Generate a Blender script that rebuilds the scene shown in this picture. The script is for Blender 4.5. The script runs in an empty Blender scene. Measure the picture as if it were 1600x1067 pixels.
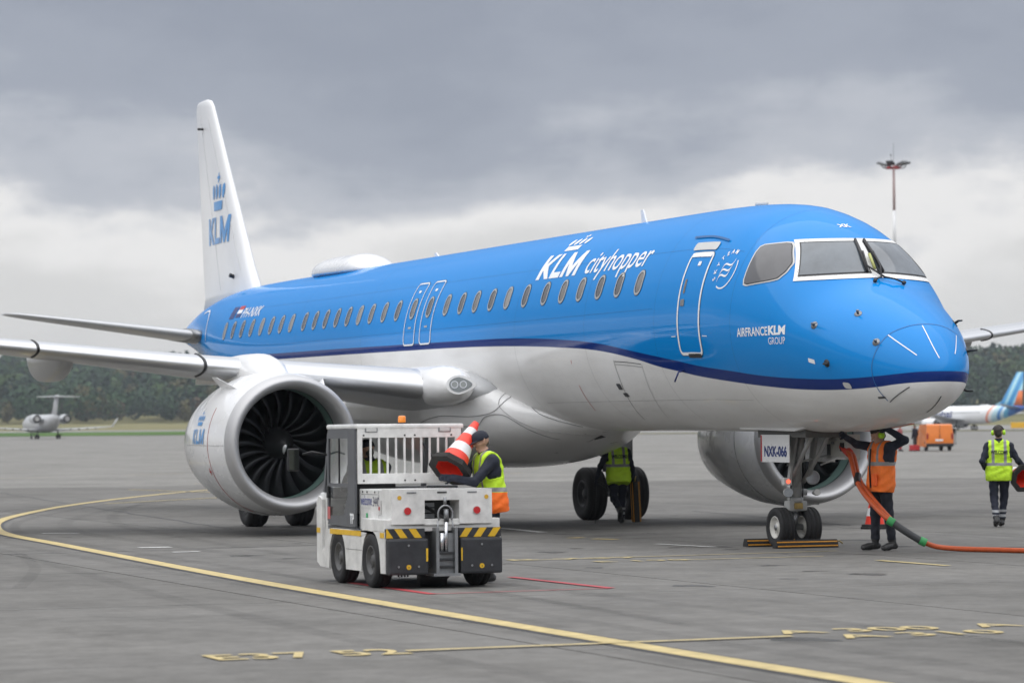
import bpy, bmesh, math, random
import numpy as np
from mathutils import Vector, Matrix

# ------------------------------------------------------------ camera, sky, sun, exposure
S = bpy.context.scene
PITCH = 0.005474            # static nose-down attitude of the airliner
CAM_POS = Vector((40.481, -19.408, 1.637))
CR = Vector((0.34822, 0.93737, -0.0091)).normalized()
CF = Vector((-0.93693, 0.34811, 0.03129)).normalized()
CR = (CR - CF * CR.dot(CF)).normalized()
CU = CR.cross(CF)
cam = bpy.data.cameras.new('camera'); cam_o = bpy.data.objects.new('camera', cam)
S.collection.objects.link(cam_o); S.camera = cam_o
cam_o.matrix_world = Matrix(((CR.x, CU.x, -CF.x, CAM_POS.x), (CR.y, CU.y, -CF.y, CAM_POS.y), (CR.z, CU.z, -CF.z, CAM_POS.z), (0, 0, 0, 1)))
cam.sensor_width = 36; cam.lens = 4774.7 / 1600 * 36
cam.clip_start = 0.5; cam.clip_end = 20000
cam.dof.use_dof = True; cam.dof.focus_distance = 41.0; cam.dof.aperture_fstop = 2.8

SUN_EL, SUN_ROT = math.radians(70), math.radians(146)
w = bpy.data.worlds.new('World'); S.world = w; w.use_nodes = True
nt = w.node_tree; N = nt.nodes; L = nt.links; N.clear()
def nd(t, **k):
    n = N.new(t)
    for a, b in k.items(): setattr(n, a, b)
    return n
def mth(op, a, b=None, clamp=False):
    n = nd('ShaderNodeMath', operation=op, use_clamp=clamp)
    for i, v in enumerate((a, b)):
        if v is None: continue
        if isinstance(v, (int, float)): n.inputs[i].default_value = v
        else: L.new(v, n.inputs[i])
    return n.outputs[0]
out = nd('ShaderNodeOutputWorld'); bg = nd('ShaderNodeBackground'); L.new(bg.outputs[0], out.inputs[0])
sky = nd('ShaderNodeTexSky', sky_type='NISHITA', sun_disc=False, sun_elevation=SUN_EL, sun_rotation=SUN_ROT)
tc = nd('ShaderNodeTexCoord'); sp = nd('ShaderNodeSeparateXYZ'); L.new(tc.outputs['Generated'], sp.inputs[0])
el = mth('MAXIMUM', sp.outputs['Z'], 0.0)
# cloud sheet seen in perspective: divide the direction by its (softened) elevation
dv = mth('ADD', el, 0.035)
px = mth('DIVIDE', sp.outputs['X'], dv); py = mth('DIVIDE', sp.outputs['Y'], dv)
cb = nd('ShaderNodeCombineXYZ'); L.new(px, cb.inputs[0]); L.new(py, cb.inputs[1])
def noise(vec, scale, detail, rough, off=(0, 0, 0), sc=(1, 1, 1)):
    m = nd('ShaderNodeMapping'); m.inputs['Location'].default_value = off; m.inputs['Scale'].default_value = sc
    L.new(vec, m.inputs[0])
    n = nd('ShaderNodeTexNoise'); n.inputs['Scale'].default_value = scale; n.inputs['Detail'].default_value = detail; n.inputs['Roughness'].default_value = rough
    L.new(m.outputs[0], n.inputs['Vector']); return n.outputs['Fac']
n1 = noise(cb.outputs[0], 0.22, 6, 0.55, (3.1, 1.7, 0.0))
n2 = noise(tc.outputs['Generated'], 7.0, 5, 0.5, (0.4, 0.2, 0.0), (1, 1, 3.2))
n3 = noise(tc.outputs['Generated'], 22.0, 6, 0.62, (0, 0, 0), (1, 1, 1.8))
# an overcast deck: pale under the far edge of the cloud, dark bank over it, brighter again overhead
nn = mth('ADD', mth('MULTIPLY', mth('SUBTRACT', n1, 0.5), 0.035), mth('ADD', mth('MULTIPLY', mth('SUBTRACT', n2, 0.5), 0.14), mth('MULTIPLY', mth('SUBTRACT', n3, 0.5), 0.045)))
h = mth('ADD', el, nn)
ramp = nd('ShaderNodeValToRGB'); L.new(h, ramp.inputs[0])
cr = ramp.color_ramp; cr.interpolation = 'EASE'
stops = [(0.0, (.49, .485, .48)), (0.04, (.53, .525, .52)), (0.068, (.65, .64, .635)), (0.09, (.375, .39, .43)), (0.114, (.27, .29, .34)), (0.15, (.23, .25, .30)), (0.22, (.31, .33, .37)), (0.35, (.45, .47, .51)), (0.5, (.66, .68, .73)), (0.75, (1.05, 1.07, 1.13)), (1.0, (1.35, 1.37, 1.43))]
cr.elements[0].position, cr.elements[0].color = stops[0][0], (*stops[0][1], 1)
cr.elements[1].position, cr.elements[1].color = stops[-1][0], (*stops[-1][1], 1)
for p, c in stops[1:-1]:
    e = cr.elements.new(p); e.color = (*c, 1)
skm = nd('ShaderNodeMix', data_type='RGBA', blend_type='MULTIPLY'); skm.inputs['Factor'].default_value = 1.0
L.new(sky.outputs[0], skm.inputs['A']); skm.inputs['B'].default_value = (.1, .1, .1, 1)
mixw = nd('ShaderNodeMix', data_type='RGBA'); mixw.inputs['Factor'].default_value = 0.96
L.new(skm.outputs['Result'], mixw.inputs['A']); L.new(ramp.outputs[0], mixw.inputs['B'])
L.new(mixw.outputs['Result'], bg.inputs[0]); bg.inputs[1].default_value = 1.0

sun = bpy.data.lights.new('sun', 'SUN'); sun.energy = 1.4; sun.angle = math.radians(120); sun.color = (1, .97, .93)
sun_o = bpy.data.objects.new('sun', sun); S.collection.objects.link(sun_o)
# high light behind the cloud
sd = Vector((math.cos(SUN_EL) * 0.55, -math.cos(SUN_EL) * 0.83, math.sin(SUN_EL)))
sun_o.rotation_euler = sd.to_track_quat('Z', 'Y').to_euler()
S.view_settings.view_transform = 'Standard'; S.view_settings.look = 'None'
S.view_settings.exposure = 0.42; S.view_settings.gamma = 1.0
S.cycles.use_denoising = True; S.cycles.max_bounces = 6; S.cycles.diffuse_bounces = 4; S.cycles.glossy_bounces = 4
S.cycles.sample_clamp_indirect = 6.0; S.cycles.caustics_reflective = False; S.cycles.caustics_refractive = False
R = random.Random(7)

# ------------------------------------------------------------ materials
MATS = {}
def mat(name, col, rough=.5, metal=0.0, coat=0.0, var=0.0, vscale=3.0, bump=0.0, bscale=40.0, spec=.5, emit=None, trans=0.0, alpha=1.0, rvar=0.0, streak=None):
    if name in MATS: return MATS[name]
    m = bpy.data.materials.new(name); m.use_nodes = True; MATS[name] = m
    t = m.node_tree; b = t.nodes['Principled BSDF']
    b.inputs['Base Color'].default_value = (*col, 1); b.inputs['Roughness'].default_value = rough; b.inputs['Metallic'].default_value = metal
    b.inputs['Specular IOR Level'].default_value = spec; b.inputs['Coat Weight'].default_value = coat; b.inputs['Coat Roughness'].default_value = .06
    b.inputs['Transmission Weight'].default_value = trans; b.inputs['Alpha'].default_value = alpha
    if emit: b.inputs['Emission Color'].default_value = (*emit[:3], 1); b.inputs['Emission Strength'].default_value = emit[3]
    def nz(scale, detail=5, st=None):
        c = t.nodes.new('ShaderNodeTexCoord'); n = t.nodes.new('ShaderNodeTexNoise')
        n.inputs['Scale'].default_value = scale; n.inputs['Detail'].default_value = detail; n.inputs['Roughness'].default_value = .6
        if st:
            mp = t.nodes.new('ShaderNodeMapping'); mp.inputs['Scale'].default_value = st; t.links.new(c.outputs['Object'], mp.inputs[0]); t.links.new(mp.outputs[0], n.inputs['Vector'])
        else: t.links.new(c.outputs['Object'], n.inputs['Vector'])
        return n.outputs['Fac']
    if var:
        f = nz(vscale, 6, streak); r = t.nodes.new('ShaderNodeValToRGB'); t.links.new(f, r.inputs[0])
        r.color_ramp.elements[0].position = .3; r.color_ramp.elements[1].position = .72
        r.color_ramp.elements[0].color = (*[c * (1 - var) for c in col], 1); r.color_ramp.elements[1].color = (*[min(1, c * (1 + var * .6)) for c in col], 1)
        t.links.new(r.outputs[0], b.inputs['Base Color'])
    if rvar:
        f = nz(vscale * 1.7, 4); mr = t.nodes.new('ShaderNodeMapRange'); t.links.new(f, mr.inputs[0])
        mr.inputs[3].default_value = max(.02, rough - rvar); mr.inputs[4].default_value = min(1, rough + rvar); t.links.new(mr.outputs[0], b.inputs['Roughness'])
    if bump:
        f = nz(bscale, 4); bp = t.nodes.new('ShaderNodeBump'); bp.inputs['Strength'].default_value = bump; bp.inputs['Distance'].default_value = .02
        t.links.new(f, bp.inputs['Height']); t.links.new(bp.outputs[0], b.inputs['Normal'])
    return m
M_white = mat('white_paint', (.76, .765, .77), .28, coat=.5, var=.05, vscale=.8, rvar=.08)
M_whitedirty = mat('white_paint_worn', (.72, .72, .70), .38, var=.12, vscale=2.2, rvar=.1)
M_black = mat('black_plastic', (.018, .018, .02), .5, var=.2)
M_rubber = mat('tyre_rubber', (.016, .016, .017), .78, var=.3, vscale=8, bump=.15, bscale=60)
M_chrome = mat('bare_metal', (.62, .63, .65), .24, 1.0)
M_lip = mat('inlet_lip_metal', (.50, .50, .505), .55, .7)
M_steel = mat('grey_steel', (.30, .31, .32), .45, .8, var=.2, vscale=9, bump=.1)
M_gear = mat('gear_grey_paint', (.36, .365, .36), .45, var=.18, vscale=7)
M_darkm = mat('dark_metal', (.05, .052, .055), .45, .6, var=.25, vscale=9)
M_seam = mat('seam_sealant', (.07, .072, .078), .6)
M_lt = mat('light_grey_trim', (.55, .55, .54), .4, var=.05)
M_wht2 = mat('white_lettering', (.82, .83, .84), .35)
M_glassd = mat('dark_glass', (.035, .04, .045), .06, coat=1.0, spec=.8)
M_blue = mat('livery_blue', (.03, .235, .60), .25, coat=.6, var=.03, vscale=.7)
M_navy = mat('navy_lettering', (.012, .03, .16), .4)
M_red = mat('red_paint', (.45, .02, .025), .45, var=.1)
M_orange = mat('orange_paint', (.75, .20, .02), .4, coat=.3, var=.05)
M_yellow = mat('yellow_paint', (.72, .44, .02), .5, var=.15, vscale=12)
M_hiyel = mat('hivis_yellow', (.50, .78, .02), .75, var=.14, vscale=7, bump=.5, bscale=14)
M_hior = mat('hivis_orange', (.85, .13, .015), .75, var=.14, vscale=7, bump=.5, bscale=14)
M_tape = mat('reflective_tape', (.34, .35, .36), .4, var=.1, vscale=20)
M_cloth = mat('navy_cloth', (.012, .016, .03), .85, var=.3, vscale=9, bump=.6, bscale=16)
M_skin = mat('skin', (.46, .27, .19), .5, var=.12, vscale=18)
M_hair = mat('dark_hair', (.03, .022, .016), .6, var=.3, vscale=30, bump=.6, bscale=90)
M_boot = mat('boot_leather', (.02, .02, .02), .5, var=.3, vscale=14)
M_cone_w = mat('cone_reflective_white', (.72, .72, .72), .4, var=.08, vscale=8)
M_cone_r = mat('cone_red', (.80, .045, .02), .45, var=.1, vscale=6)

# ------------------------------------------------------------ mesh helpers
COL = S.collection
def link(name, me, parent=None, mats=(), smooth=False, loc=None):
    o = bpy.data.objects.new(name, me); COL.objects.link(o)
    if parent is not None: o.parent = parent
    if loc is not None: o.location = loc
    if hasattr(me, 'materials') and not me.materials:
        for m in (mats if isinstance(mats, (list, tuple)) else [mats]): me.materials.append(m)
    if smooth:
        for p in me.polygons: p.use_smooth = True
    return o
def tag(o, label, cat, group=None):
    o['label'] = label; o['category'] = cat
    if group: o['group'] = group
    return o
def root(name, label, cat, loc=(0, 0, 0), rz=0.0, group=None, rot=None):
    o = bpy.data.objects.new(name, None); COL.objects.link(o); o.location = loc; o.rotation_euler = rot or (0, 0, rz)
    o.empty_display_size = .2
    return tag(o, label, cat, group)
class MB:
    """collects shapes into one mesh"""
    def __init__(s): s.v = []; s.f = []; s.m = []
    def add(s, vs, fs, mi=0):
        n = len(s.v); s.v += [tuple(v) for v in vs]; s.f += [tuple(i + n for i in f) for f in fs]; s.m += [mi] * len(fs); return s
    def box(s, c, d, bev=0.0, mi=0, rot=None):
        bm = bmesh.new(); bmesh.ops.create_cube(bm, size=1)
        for v in bm.verts: v.co = Vector((v.co.x * d[0], v.co.y * d[1], v.co.z * d[2]))
        if bev: bmesh.ops.bevel(bm, geom=bm.edges[:], offset=bev, segments=2, affect='EDGES', profile=.6)
        return s.bm(bm, Matrix.Translation(c) @ (rot.to_4x4() if rot else Matrix()), mi)
    def bx(s, x0, x1, y0, y1, z0, z1, bev=0.0, mi=0):
        return s.box(((x0 + x1) / 2, (y0 + y1) / 2, (z0 + z1) / 2), (abs(x1 - x0), abs(y1 - y0), abs(z1 - z0)), bev, mi)
    def bm(s, bm, mw=None, mi=0):
        bm.verts.ensure_lookup_table(); bm.verts.index_update()
        s.add([(mw @ v.co) if mw else v.co for v in bm.verts], [[v.index for v in f.verts] for f in bm.faces], mi); bm.free(); return s
    def tube(s, pts, r, n=10, mi=0, cap=True):
        pts = [Vector(p) for p in pts]; rs = r if isinstance(r, (list, tuple)) else [r] * len(pts)
        vs = []; fs = []
        t0 = (pts[1] - pts[0]).normalized(); u = t0.orthogonal().normalized()
        for i, p in enumerate(pts):
            t = (pts[min(i + 1, len(pts) - 1)] - pts[max(i - 1, 0)]).normalized()
            u = (u - t * u.dot(t)).normalized(); b = t.cross(u)
            vs += [p + (u * math.cos(a) + b * math.sin(a)) * rs[i] for a in (2 * math.pi * k / n for k in range(n))]
        for i in range(len(pts) - 1):
            for k in range(n): fs.append((i * n + k, i * n + (k + 1) % n, (i + 1) * n + (k + 1) % n, (i + 1) * n + k))
        if cap: fs += [tuple(range(n - 1, -1, -1)), tuple((len(pts) - 1) * n + k for k in range(n))]
        return s.add(vs, fs, mi)
    def lathe(s, prof, axis='X', c=(0, 0, 0), n=48, mi=0, closed=False):
        """prof: (along, radius)"""
        vs = []; fs = []; c = Vector(c); ax = {'X': (Vector((1, 0, 0)), Vector((0, 1, 0)), Vector((0, 0, 1))), 'Y': (Vector((0, 1, 0)), Vector((0, 0, 1)), Vector((1, 0, 0))), 'Z': (Vector((0, 0, 1)), Vector((1, 0, 0)), Vector((0, 1, 0)))}[axis]
        for a, r in prof:
            vs += [c + ax[0] * a + (ax[1] * math.cos(t) + ax[2] * math.sin(t)) * r for t in (2 * math.pi * k / n for k in range(n))]
        m = len(prof)
        for i in range(m if closed else m - 1):
            j = (i + 1) % m
            for k in range(n): fs.append((i * n + k, i * n + (k + 1) % n, j * n + (k + 1) % n, j * n + k))
        return s.add(vs, fs, mi)
    def prism(s, poly, axis, a0, a1, mi=0):
        """extrude a 2D polygon along an axis; poly in the other two axes (cyclic order)"""
        def P(u, v, a): return {'X': (a, u, v), 'Y': (u, a, v), 'Z': (u, v, a)}[axis]
        n = len(poly)
        vs = [P(u, v, a0) for u, v in poly] + [P(u, v, a1) for u, v in poly]
        return s.add(vs, [tuple(range(n))[::-1], tuple(range(n, 2 * n))] + [(k, (k + 1) % n, n + (k + 1) % n, n + k) for k in range(n)], mi)
    def loft(s, rings, mi=0, cap=True, closed=True):
        n = len(rings[0]); vs = [p for r in rings for p in r]; fs = []
        for i in range(len(rings) - 1):
            for k in range(n if closed else n - 1): fs.append((i * n + k, i * n + (k + 1) % n, (i + 1) * n + (k + 1) % n, (i + 1) * n + k))
        if cap: fs += [tuple(range(n - 1, -1, -1)), tuple((len(rings) - 1) * n + k for k in range(n))]
        return s.add(vs, fs, mi)
    def mesh(s, name='mesh', fix=True):
        me = bpy.data.meshes.new(name); me.from_pydata(s.v, [], s.f)
        me.polygons.foreach_set('material_index', s.m)
        if fix:
            b = bmesh.new(); b.from_mesh(me); bmesh.ops.recalc_face_normals(b, faces=b.faces[:]); b.to_mesh(me); b.free()
        me.update(); return me
    def obj(s, name, mats, parent=None, smooth=False, loc=None, angle=None):
        me = s.mesh(name); o = link(name, me, parent, mats, smooth, loc)
        if angle: 
            for p in me.polygons: p.use_smooth = True
            me.set_sharp_from_angle(angle=math.radians(angle))
        return o
def rrect(w, h, r, n=5):
    p = []
    for cx, cy, a0 in ((w / 2 - r, h / 2 - r, 0), (-w / 2 + r, h / 2 - r, 90), (-w / 2 + r, -h / 2 + r, 180), (w / 2 - r, -h / 2 + r, 270)):
        p += [(cx + r * math.cos(math.radians(a0 + 90 * k / n)), cy + r * math.sin(math.radians(a0 + 90 * k / n))) for k in range(n + 1)]
    return p
def text_mesh(body, size=1.0, bold=0.0, shear=0.0, align='LEFT', xs=1.0, space=1.0, extrude=0.0):
    c = bpy.data.curves.new('t', 'FONT'); c.body = body; c.size = size; c.shear = shear; c.offset = bold; c.align_x = align; c.extrude = extrude
    c.space_character = space; c.resolution_u = 4
    o = bpy.data.objects.new('t', c); COL.objects.link(o); dg = bpy.context.evaluated_depsgraph_get()
    me = bpy.data.meshes.new_from_object(o.evaluated_get(dg)); bpy.data.objects.remove(o); bpy.data.curves.remove(c)
    for v in me.vertices: v.co.x *= xs
    me.materials.clear()
    return me
def flat_text(name, body, size, m, mw, parent=None, fit=None, **k):
    """letters as thin flat sheets, placed by matrix mw (x right, y up); fit = total width"""
    me = text_mesh(body, size, **k)
    if fit:
        xs = [v.co.x for v in me.vertices]; f = fit / (max(xs) - min(xs)); x0 = min(xs)
        for v in me.vertices: v.co.x = (v.co.x - x0) * f
    me.transform(mw); return link(name, me, parent, m)
def basis(o, x, y):
    x = Vector(x).normalized(); y = Vector(y).normalized(); z = x.cross(y)
    return Matrix(((x.x, y.x, z.x, o[0]), (x.y, y.y, z.y, o[1]), (x.z, y.z, z.z, o[2]), (0, 0, 0, 1)))
def copy_tree(o, parent=None):
    c = o.copy(); COL.objects.link(c); c.parent = parent
    for ch in list(o.children): copy_tree(ch, c)
    return c

def pchip(xs, ys):
    n=len(xs); h=[xs[i+1]-xs[i] for i in range(n-1)]; d=[(ys[i+1]-ys[i])/h[i] for i in range(n-1)]
    m=[0.0]*n
    m[0]=d[0]; m[-1]=d[-1]
    for i in range(1,n-1):
        if d[i-1]*d[i]>0:
            w1=2*h[i]+h[i-1]; w2=h[i]+2*h[i-1]; m[i]=(w1+w2)/(w1/d[i-1]+w2/d[i])
    def f(x):
        if x<=xs[0]: return ys[0]
        if x>=xs[-1]: return ys[-1]
        lo=0
        while xs[lo+1]<x: lo+=1
        t=(x-xs[lo])/h[lo]; t2=t*t; t3=t2*t
        return (2*t3-3*t2+1)*ys[lo]+(t3-2*t2+t)*h[lo]*m[lo]+(-2*t3+3*t2)*ys[lo+1]+(t3-t2)*h[lo]*m[lo+1]
    return f
NOSE_X=4.68
_s=[0,.06,.15,.4,.8,1.3,1.94,2.49,2.82,3.4,4.2,5.2,6.5,8.5, 24.7,27.5,29.5,32,34.2,36.4,38.6,40.2]
_t=[math.sqrt(v) for v in _s]
f_zt=pchip(_t,[2.458,2.64,2.769,3.02,3.27,3.515,3.805,4.325,4.545,4.79,4.965,5.04,5.07,5.075, 5.075,5.075,5.075,5.065,5.0,4.83,4.55,4.25])
f_zb=pchip(_t,[2.458,2.28,2.162,2.0,1.88,1.79,1.725,1.69,1.68,1.675,1.675,1.68,1.685,1.69, 1.69,1.82,2.02,2.42,2.85,3.27,3.65,3.9])
f_w =pchip(_t,[0,.2,.335,.545,.775,1.0,1.19,1.315,1.37,1.44,1.49,1.503,1.506,1.506, 1.506,1.506,1.495,1.40,1.16,.82,.44,.17])
f_zm=pchip(_t,[2.458,2.46,2.47,2.5,2.6,2.75,2.95,3.08,3.14,3.2,3.26,3.3,3.3,3.3, 3.3,3.31,3.36,3.52,3.78,4.0,4.07,4.08])
def sect(x):
    t=math.sqrt(max(0.0,NOSE_X-x)); return f_zt(t),f_zb(t),f_w(t),f_zm(t)
def fpt(x,th):
    """fuselage surface: th = angle from the starboard side (0) upward; +pi/2 = crown, pi = port"""
    zt,zb,w,zm=sect(x); c,s=math.cos(th),math.sin(th)
    return (x,-w*c, zm+((zt-zm) if s>=0 else (zm-zb))*s)
def fnrm(x,th):
    e=1e-3
    a=fpt(x+e,th); b=fpt(x-e,th); c=fpt(x,th+e); d=fpt(x,th-e)
    u=[a[i]-b[i] for i in range(3)]; v=[c[i]-d[i] for i in range(3)]
    n=[u[1]*v[2]-u[2]*v[1],u[2]*v[0]-u[0]*v[2],u[0]*v[1]-u[1]*v[0]]
    l=math.sqrt(sum(k*k for k in n)) or 1
    n=[k/l for k in n]
    zt,zb,w,zm=sect(x)
    o=(-w*math.cos(th)*-0-math.cos(th), math.sin(th))
    if n[1]*(-math.cos(th))+n[2]*math.sin(th)<0: n=[-k for k in n]
    return n

# ------------------------------------------------------------ ground
def lerp_tab(x, xs, ys):
    return float(np.interp(x, xs, ys))
GX, GY = 40.5, -19.4
HAZE = .000125
def zg(x, y):
    """the apron is level round the stand and the ground climbs gently towards the woods"""
    r = math.hypot(x - GX, y - GY); az = math.degrees(math.atan2(y - GY, x - GX)) % 360
    a = lerp_tab(r, [0, 110, 208, 450, 560, 660, 800, 900, 1150, 1300, 1450, 1600, 6000], [0, 0, .45, 1.95, 2.55, 3.5, 4.3, 5.3, 8, 18, 28, 34, 36])
    b = lerp_tab(r, [0, 110, 208, 450, 560, 700, 800, 900, 1150, 1300, 1450, 1600, 6000], [0, 0, .45, 1.95, 2.1, 2.3, 3.7, 4.9, 8, 18, 28, 34, 36])
    t = max(0, min(1, (az - 157) / 4)); t = t * t * (3 - 2 * t); return b + (a - b) * t
def concrete(name, base, joints=False):
    m = bpy.data.materials.new(name); m.use_nodes = True; t = m.node_tree; b = t.nodes['Principled BSDF']
    def n(ty, **k):
        q = t.nodes.new(ty)
        for a, c in k.items(): setattr(q, a, c)
        return q
    g = n('ShaderNodeNewGeometry')
    def nz(scale, detail, rough, sc=(1, 1, 1)):
        mp = n('ShaderNodeMapping'); mp.inputs['Scale'].default_value = sc; t.links.new(g.outputs['Position'], mp.inputs[0])
        q = n('ShaderNodeTexNoise'); q.inputs['Scale'].default_value = scale; q.inputs['Detail'].default_value = detail; q.inputs['Roughness'].default_value = rough
        t.links.new(mp.outputs[0], q.inputs['Vector']); return q.outputs['Fac']
    def mix(a, b_, f):
        q = n('ShaderNodeMix', data_type='RGBA', blend_type='MULTIPLY')
        q.inputs['Factor'].default_value = f; t.links.new(a, q.inputs['A']); t.links.new(b_, q.inputs['B']); return q.outputs['Result']
    def ramp(f, p0, c0, p1, c1):
        q = n('ShaderNodeValToRGB'); t.links.new(f, q.inputs[0]); e = q.color_ramp.elements
        e[0].position, e[0].color = p0, (*c0, 1); e[1].position, e[1].color = p1, (*c1, 1); return q.outputs[0]
    c = ramp(nz(.16, 7, .62), .3, [v * .78 for v in base], .7, [v * 1.12 for v in base])
    c = mix(c, ramp(nz(.8, 7, .68), .30, (.76, .76, .755), .66, (1.08, 1.08, 1.08)), .85)
    c = mix(c, ramp(nz(3.2, 6, .7), .30, (.82, .82, .815), .68, (1.07, 1.07, 1.07)), .85)
    c = mix(c, ramp(nz(14, 5, .7), .3, (.86, .86, .86), .7, (1.08, 1.08, 1.08)), .8)
    c = mix(c, ramp(nz(.9, 5, .62, (.14, 1.5, 1)), .60, (1, 1, 1), .76, (.70, .69, .68)), .8)                # rubber and broom streaks along the stand
    c = mix(c, ramp(nz(.5, 4, .55), .62, (1, 1, 1), .78, (.58, .575, .57)), .85)                              # oil and damp stains
    if joints:
        oi = n('ShaderNodeObjectInfo'); c = mix(c, ramp(oi.outputs['Random'], 0, (.93, .93, .925), 1, (1.05, 1.05, 1.05)), 1)
    t.links.new(c, b.inputs['Base Color'])
    mr = n('ShaderNodeMapRange'); t.links.new(nz(.35, 5, .6), mr.inputs[0]); mr.inputs[3].default_value = .62; mr.inputs[4].default_value = .92
    t.links.new(mr.outputs[0], b.inputs['Roughness']); b.inputs['Specular IOR Level'].default_value = .14
    bp = n('ShaderNodeBump'); bp.inputs['Strength'].default_value = .22; bp.inputs['Distance'].default_value = .01
    t.links.new(nz(45, 4, .7), bp.inputs['Height']); t.links.new(bp.outputs[0], b.inputs['Normal'])
    return m
M_conc = concrete('apron_concrete', (.225, .219, .204))
M_slab = concrete('slab_concrete', (.166, .161, .151), True)
M_joint = mat('joint_sealant', (.03, .03, .032), .7)
def polar(name, radii, a0, a1, na, dz, m, zf=zg):
    vs = []; fs = []; full = abs(a1 - a0) > 359.9; cols = na if full else na + 1
    for r in radii:
        for k in range(cols):
            a = math.radians(a0 + (a1 - a0) * k / na); x, y = GX + r * math.cos(a), GY + r * math.sin(a); vs.append((x, y, zf(x, y) + dz))
    for i in range(len(radii) - 1):
        for k in range(na):
            k2 = (k + 1) % cols
            fs.append((i * cols + k, i * cols + k2, (i + 1) * cols + k2, (i + 1) * cols + k))
    me = bpy.data.meshes.new(name); me.from_pydata(vs, [], fs); me.update()
    o = link(name, me, None, m, True); o['kind'] = 'structure'; return o
apron = polar('apron', [.01, 60, 110, 135, 160, 185, 208, 250, 300, 350, 400, 450, 500, 560, 610, 660, 700, 750, 800], 0, 360, 180, -.014, M_conc)
# concrete slabs of the stand, cast in long bays parallel to the aircraft
SLX, SLY = 7.8, 5.2
_b = MB(); _b.bx(-SLX / 2 + .009, SLX / 2 - .009, -SLY / 2 + .016, SLY / 2 - .016, -.03, 0)
slab_me = _b.mesh('concrete_slab'); slab_me.materials.append(M_slab)
seal = MB(); seal.add([(-67, -31.5, -.009), (34, -31.5, -.009), (34, 40.9, -.009), (-67, 40.9, -.009)], [(0, 1, 2, 3)]); so = seal.obj('joint_sealant', M_joint, apron)
for i in range(13):
    for j in range(14):
        x = -4.8 - 7.8 * 7.5 + SLX * i; y = -10.8 - 5.2 * 3.5 + SLY * j
        o = link('concrete_slab', slab_me, apron, M_slab); o.location = (x, y, -.0005 * R.random())
# far fields
def grassmat(name, c0, c1, sc):
    m = bpy.data.materials.new(name); m.use_nodes = True; t = m.node_tree; b = t.nodes['Principled BSDF']
    g = t.nodes.new('ShaderNodeNewGeometry'); q = t.nodes.new('ShaderNodeTexNoise'); q.inputs['Scale'].default_value = sc; q.inputs['Detail'].default_value = 6
    r = t.nodes.new('ShaderNodeValToRGB'); t.links.new(g.outputs['Position'], q.inputs['Vector']); t.links.new(q.outputs['Fac'], r.inputs[0])
    r.color_ramp.elements[0].position = .35; r.color_ramp.elements[1].position = .65
    r.color_ramp.elements[0].color = (*c0, 1); r.color_ramp.elements[1].color = (*c1, 1); t.links.new(r.outputs[0], b.inputs['Base Color'])
    b.inputs['Roughness'].default_value = .9; b.inputs['Specular IOR Level'].default_value = .1; return m
M_grass = grassmat('mown_grass', (.045, .10, .022), (.08, .14, .03), .03)
M_dry = grassmat('dry_grass', (.13, .125, .055), (.20, .18, .085), .02)
polar('grass_verge', [562, 610, 660], 161, 184, 60, .05, M_grass)
polar('grass_verge', [446, 500, 560, 640], 140, 160.5, 60, .05, M_dry)
polar('taxiway', [660.5, 700, 750, 790], 120, 200, 120, .06, concrete('taxiway_concrete', (.26, .255, .245)))
polar('field', [790.5, 800, 900, 1000, 1150, 1300, 1450, 1600, 2300], 0, 360, 180, .05, M_dry)

# ------------------------------------------------------------ painted markings
M_line = mat('marking_yellow', (.50, .395, .17), .6, var=.28, vscale=5, bump=.05)
M_linee = mat('marking_black_edge', (.045, .046, .05), .7, var=.3, vscale=4)
M_lineold = mat('marking_yellow_worn', (.44, .36, .17), .65, var=.35, vscale=7)
M_linew = mat('marking_white', (.52, .52, .50), .65, var=.25, vscale=6)
M_liner = mat('marking_red', (.42, .045, .055), .6, var=.2, vscale=5)
def stroke(pts, wd, z, m, name, label, par=None):
    vs = []; fs = []
    P = [Vector((p[0], p[1])) for p in pts]
    for i, p in enumerate(P):
        t = (P[min(i + 1, len(P) - 1)] - P[max(i - 1, 0)]).normalized(); nrm = Vector((-t.y, t.x)) * wd / 2
        vs += [(p.x + nrm.x, p.y + nrm.y, z), (p.x - nrm.x, p.y - nrm.y, z)]
    fs = [(2 * i, 2 * i + 1, 2 * i + 3, 2 * i + 2) for i in range(len(P) - 1)]
    me = bpy.data.meshes.new(name); me.from_pydata(vs, [], fs); me.update()
    return link(name, me, par, m)
marks = bpy.data.objects.new('stand_markings', None); COL.objects.link(marks); marks['kind'] = 'structure'
def smooth(pts, n=8):
    P = [Vector(p) for p in pts]; o = []
    for i in range(len(P) - 1):
        a, b, c, d = P[max(i - 1, 0)], P[i], P[i + 1], P[min(i + 2, len(P) - 1)]
        for k in range(n):
            t = k / n; o.append(.5 * ((2 * b) + (c - a) * t + (2 * a - 5 * b + 4 * c - d) * t * t + (3 * b - a - 3 * c + d) * t ** 3))
    return o + [P[-1]]
lead = smooth([(30, -10.26), (22.3, -10.22), (17.6, -10.17), (11.6, -10.05), (5, -9.85), (-3.2, -9.46), (-8, -9.22), (-13.4, -8.95), (-18, -8.3), (-23, -7.22), (-29, -5.45), (-37, -2.7), (-47, 1.4), (-57, 6.2), (-72, 15)], 8)
for lane, (z, wd, m, nm) in enumerate(((.004, .36, M_linee, 'line_border'), (.008, .24, M_line, 'lead_in_line'))):
    stroke(lead, wd, z, m, nm, '', marks)
stroke([(18.15, -12.0), (18.0, -8.66)], .10, .012, M_line, 'stop_line', '', marks)
stroke([(2.45, -5.15), (1.95, -1.4), (1.8, -.2)], .08, .008, M_lineold, 'stop_line', '', marks)
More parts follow.
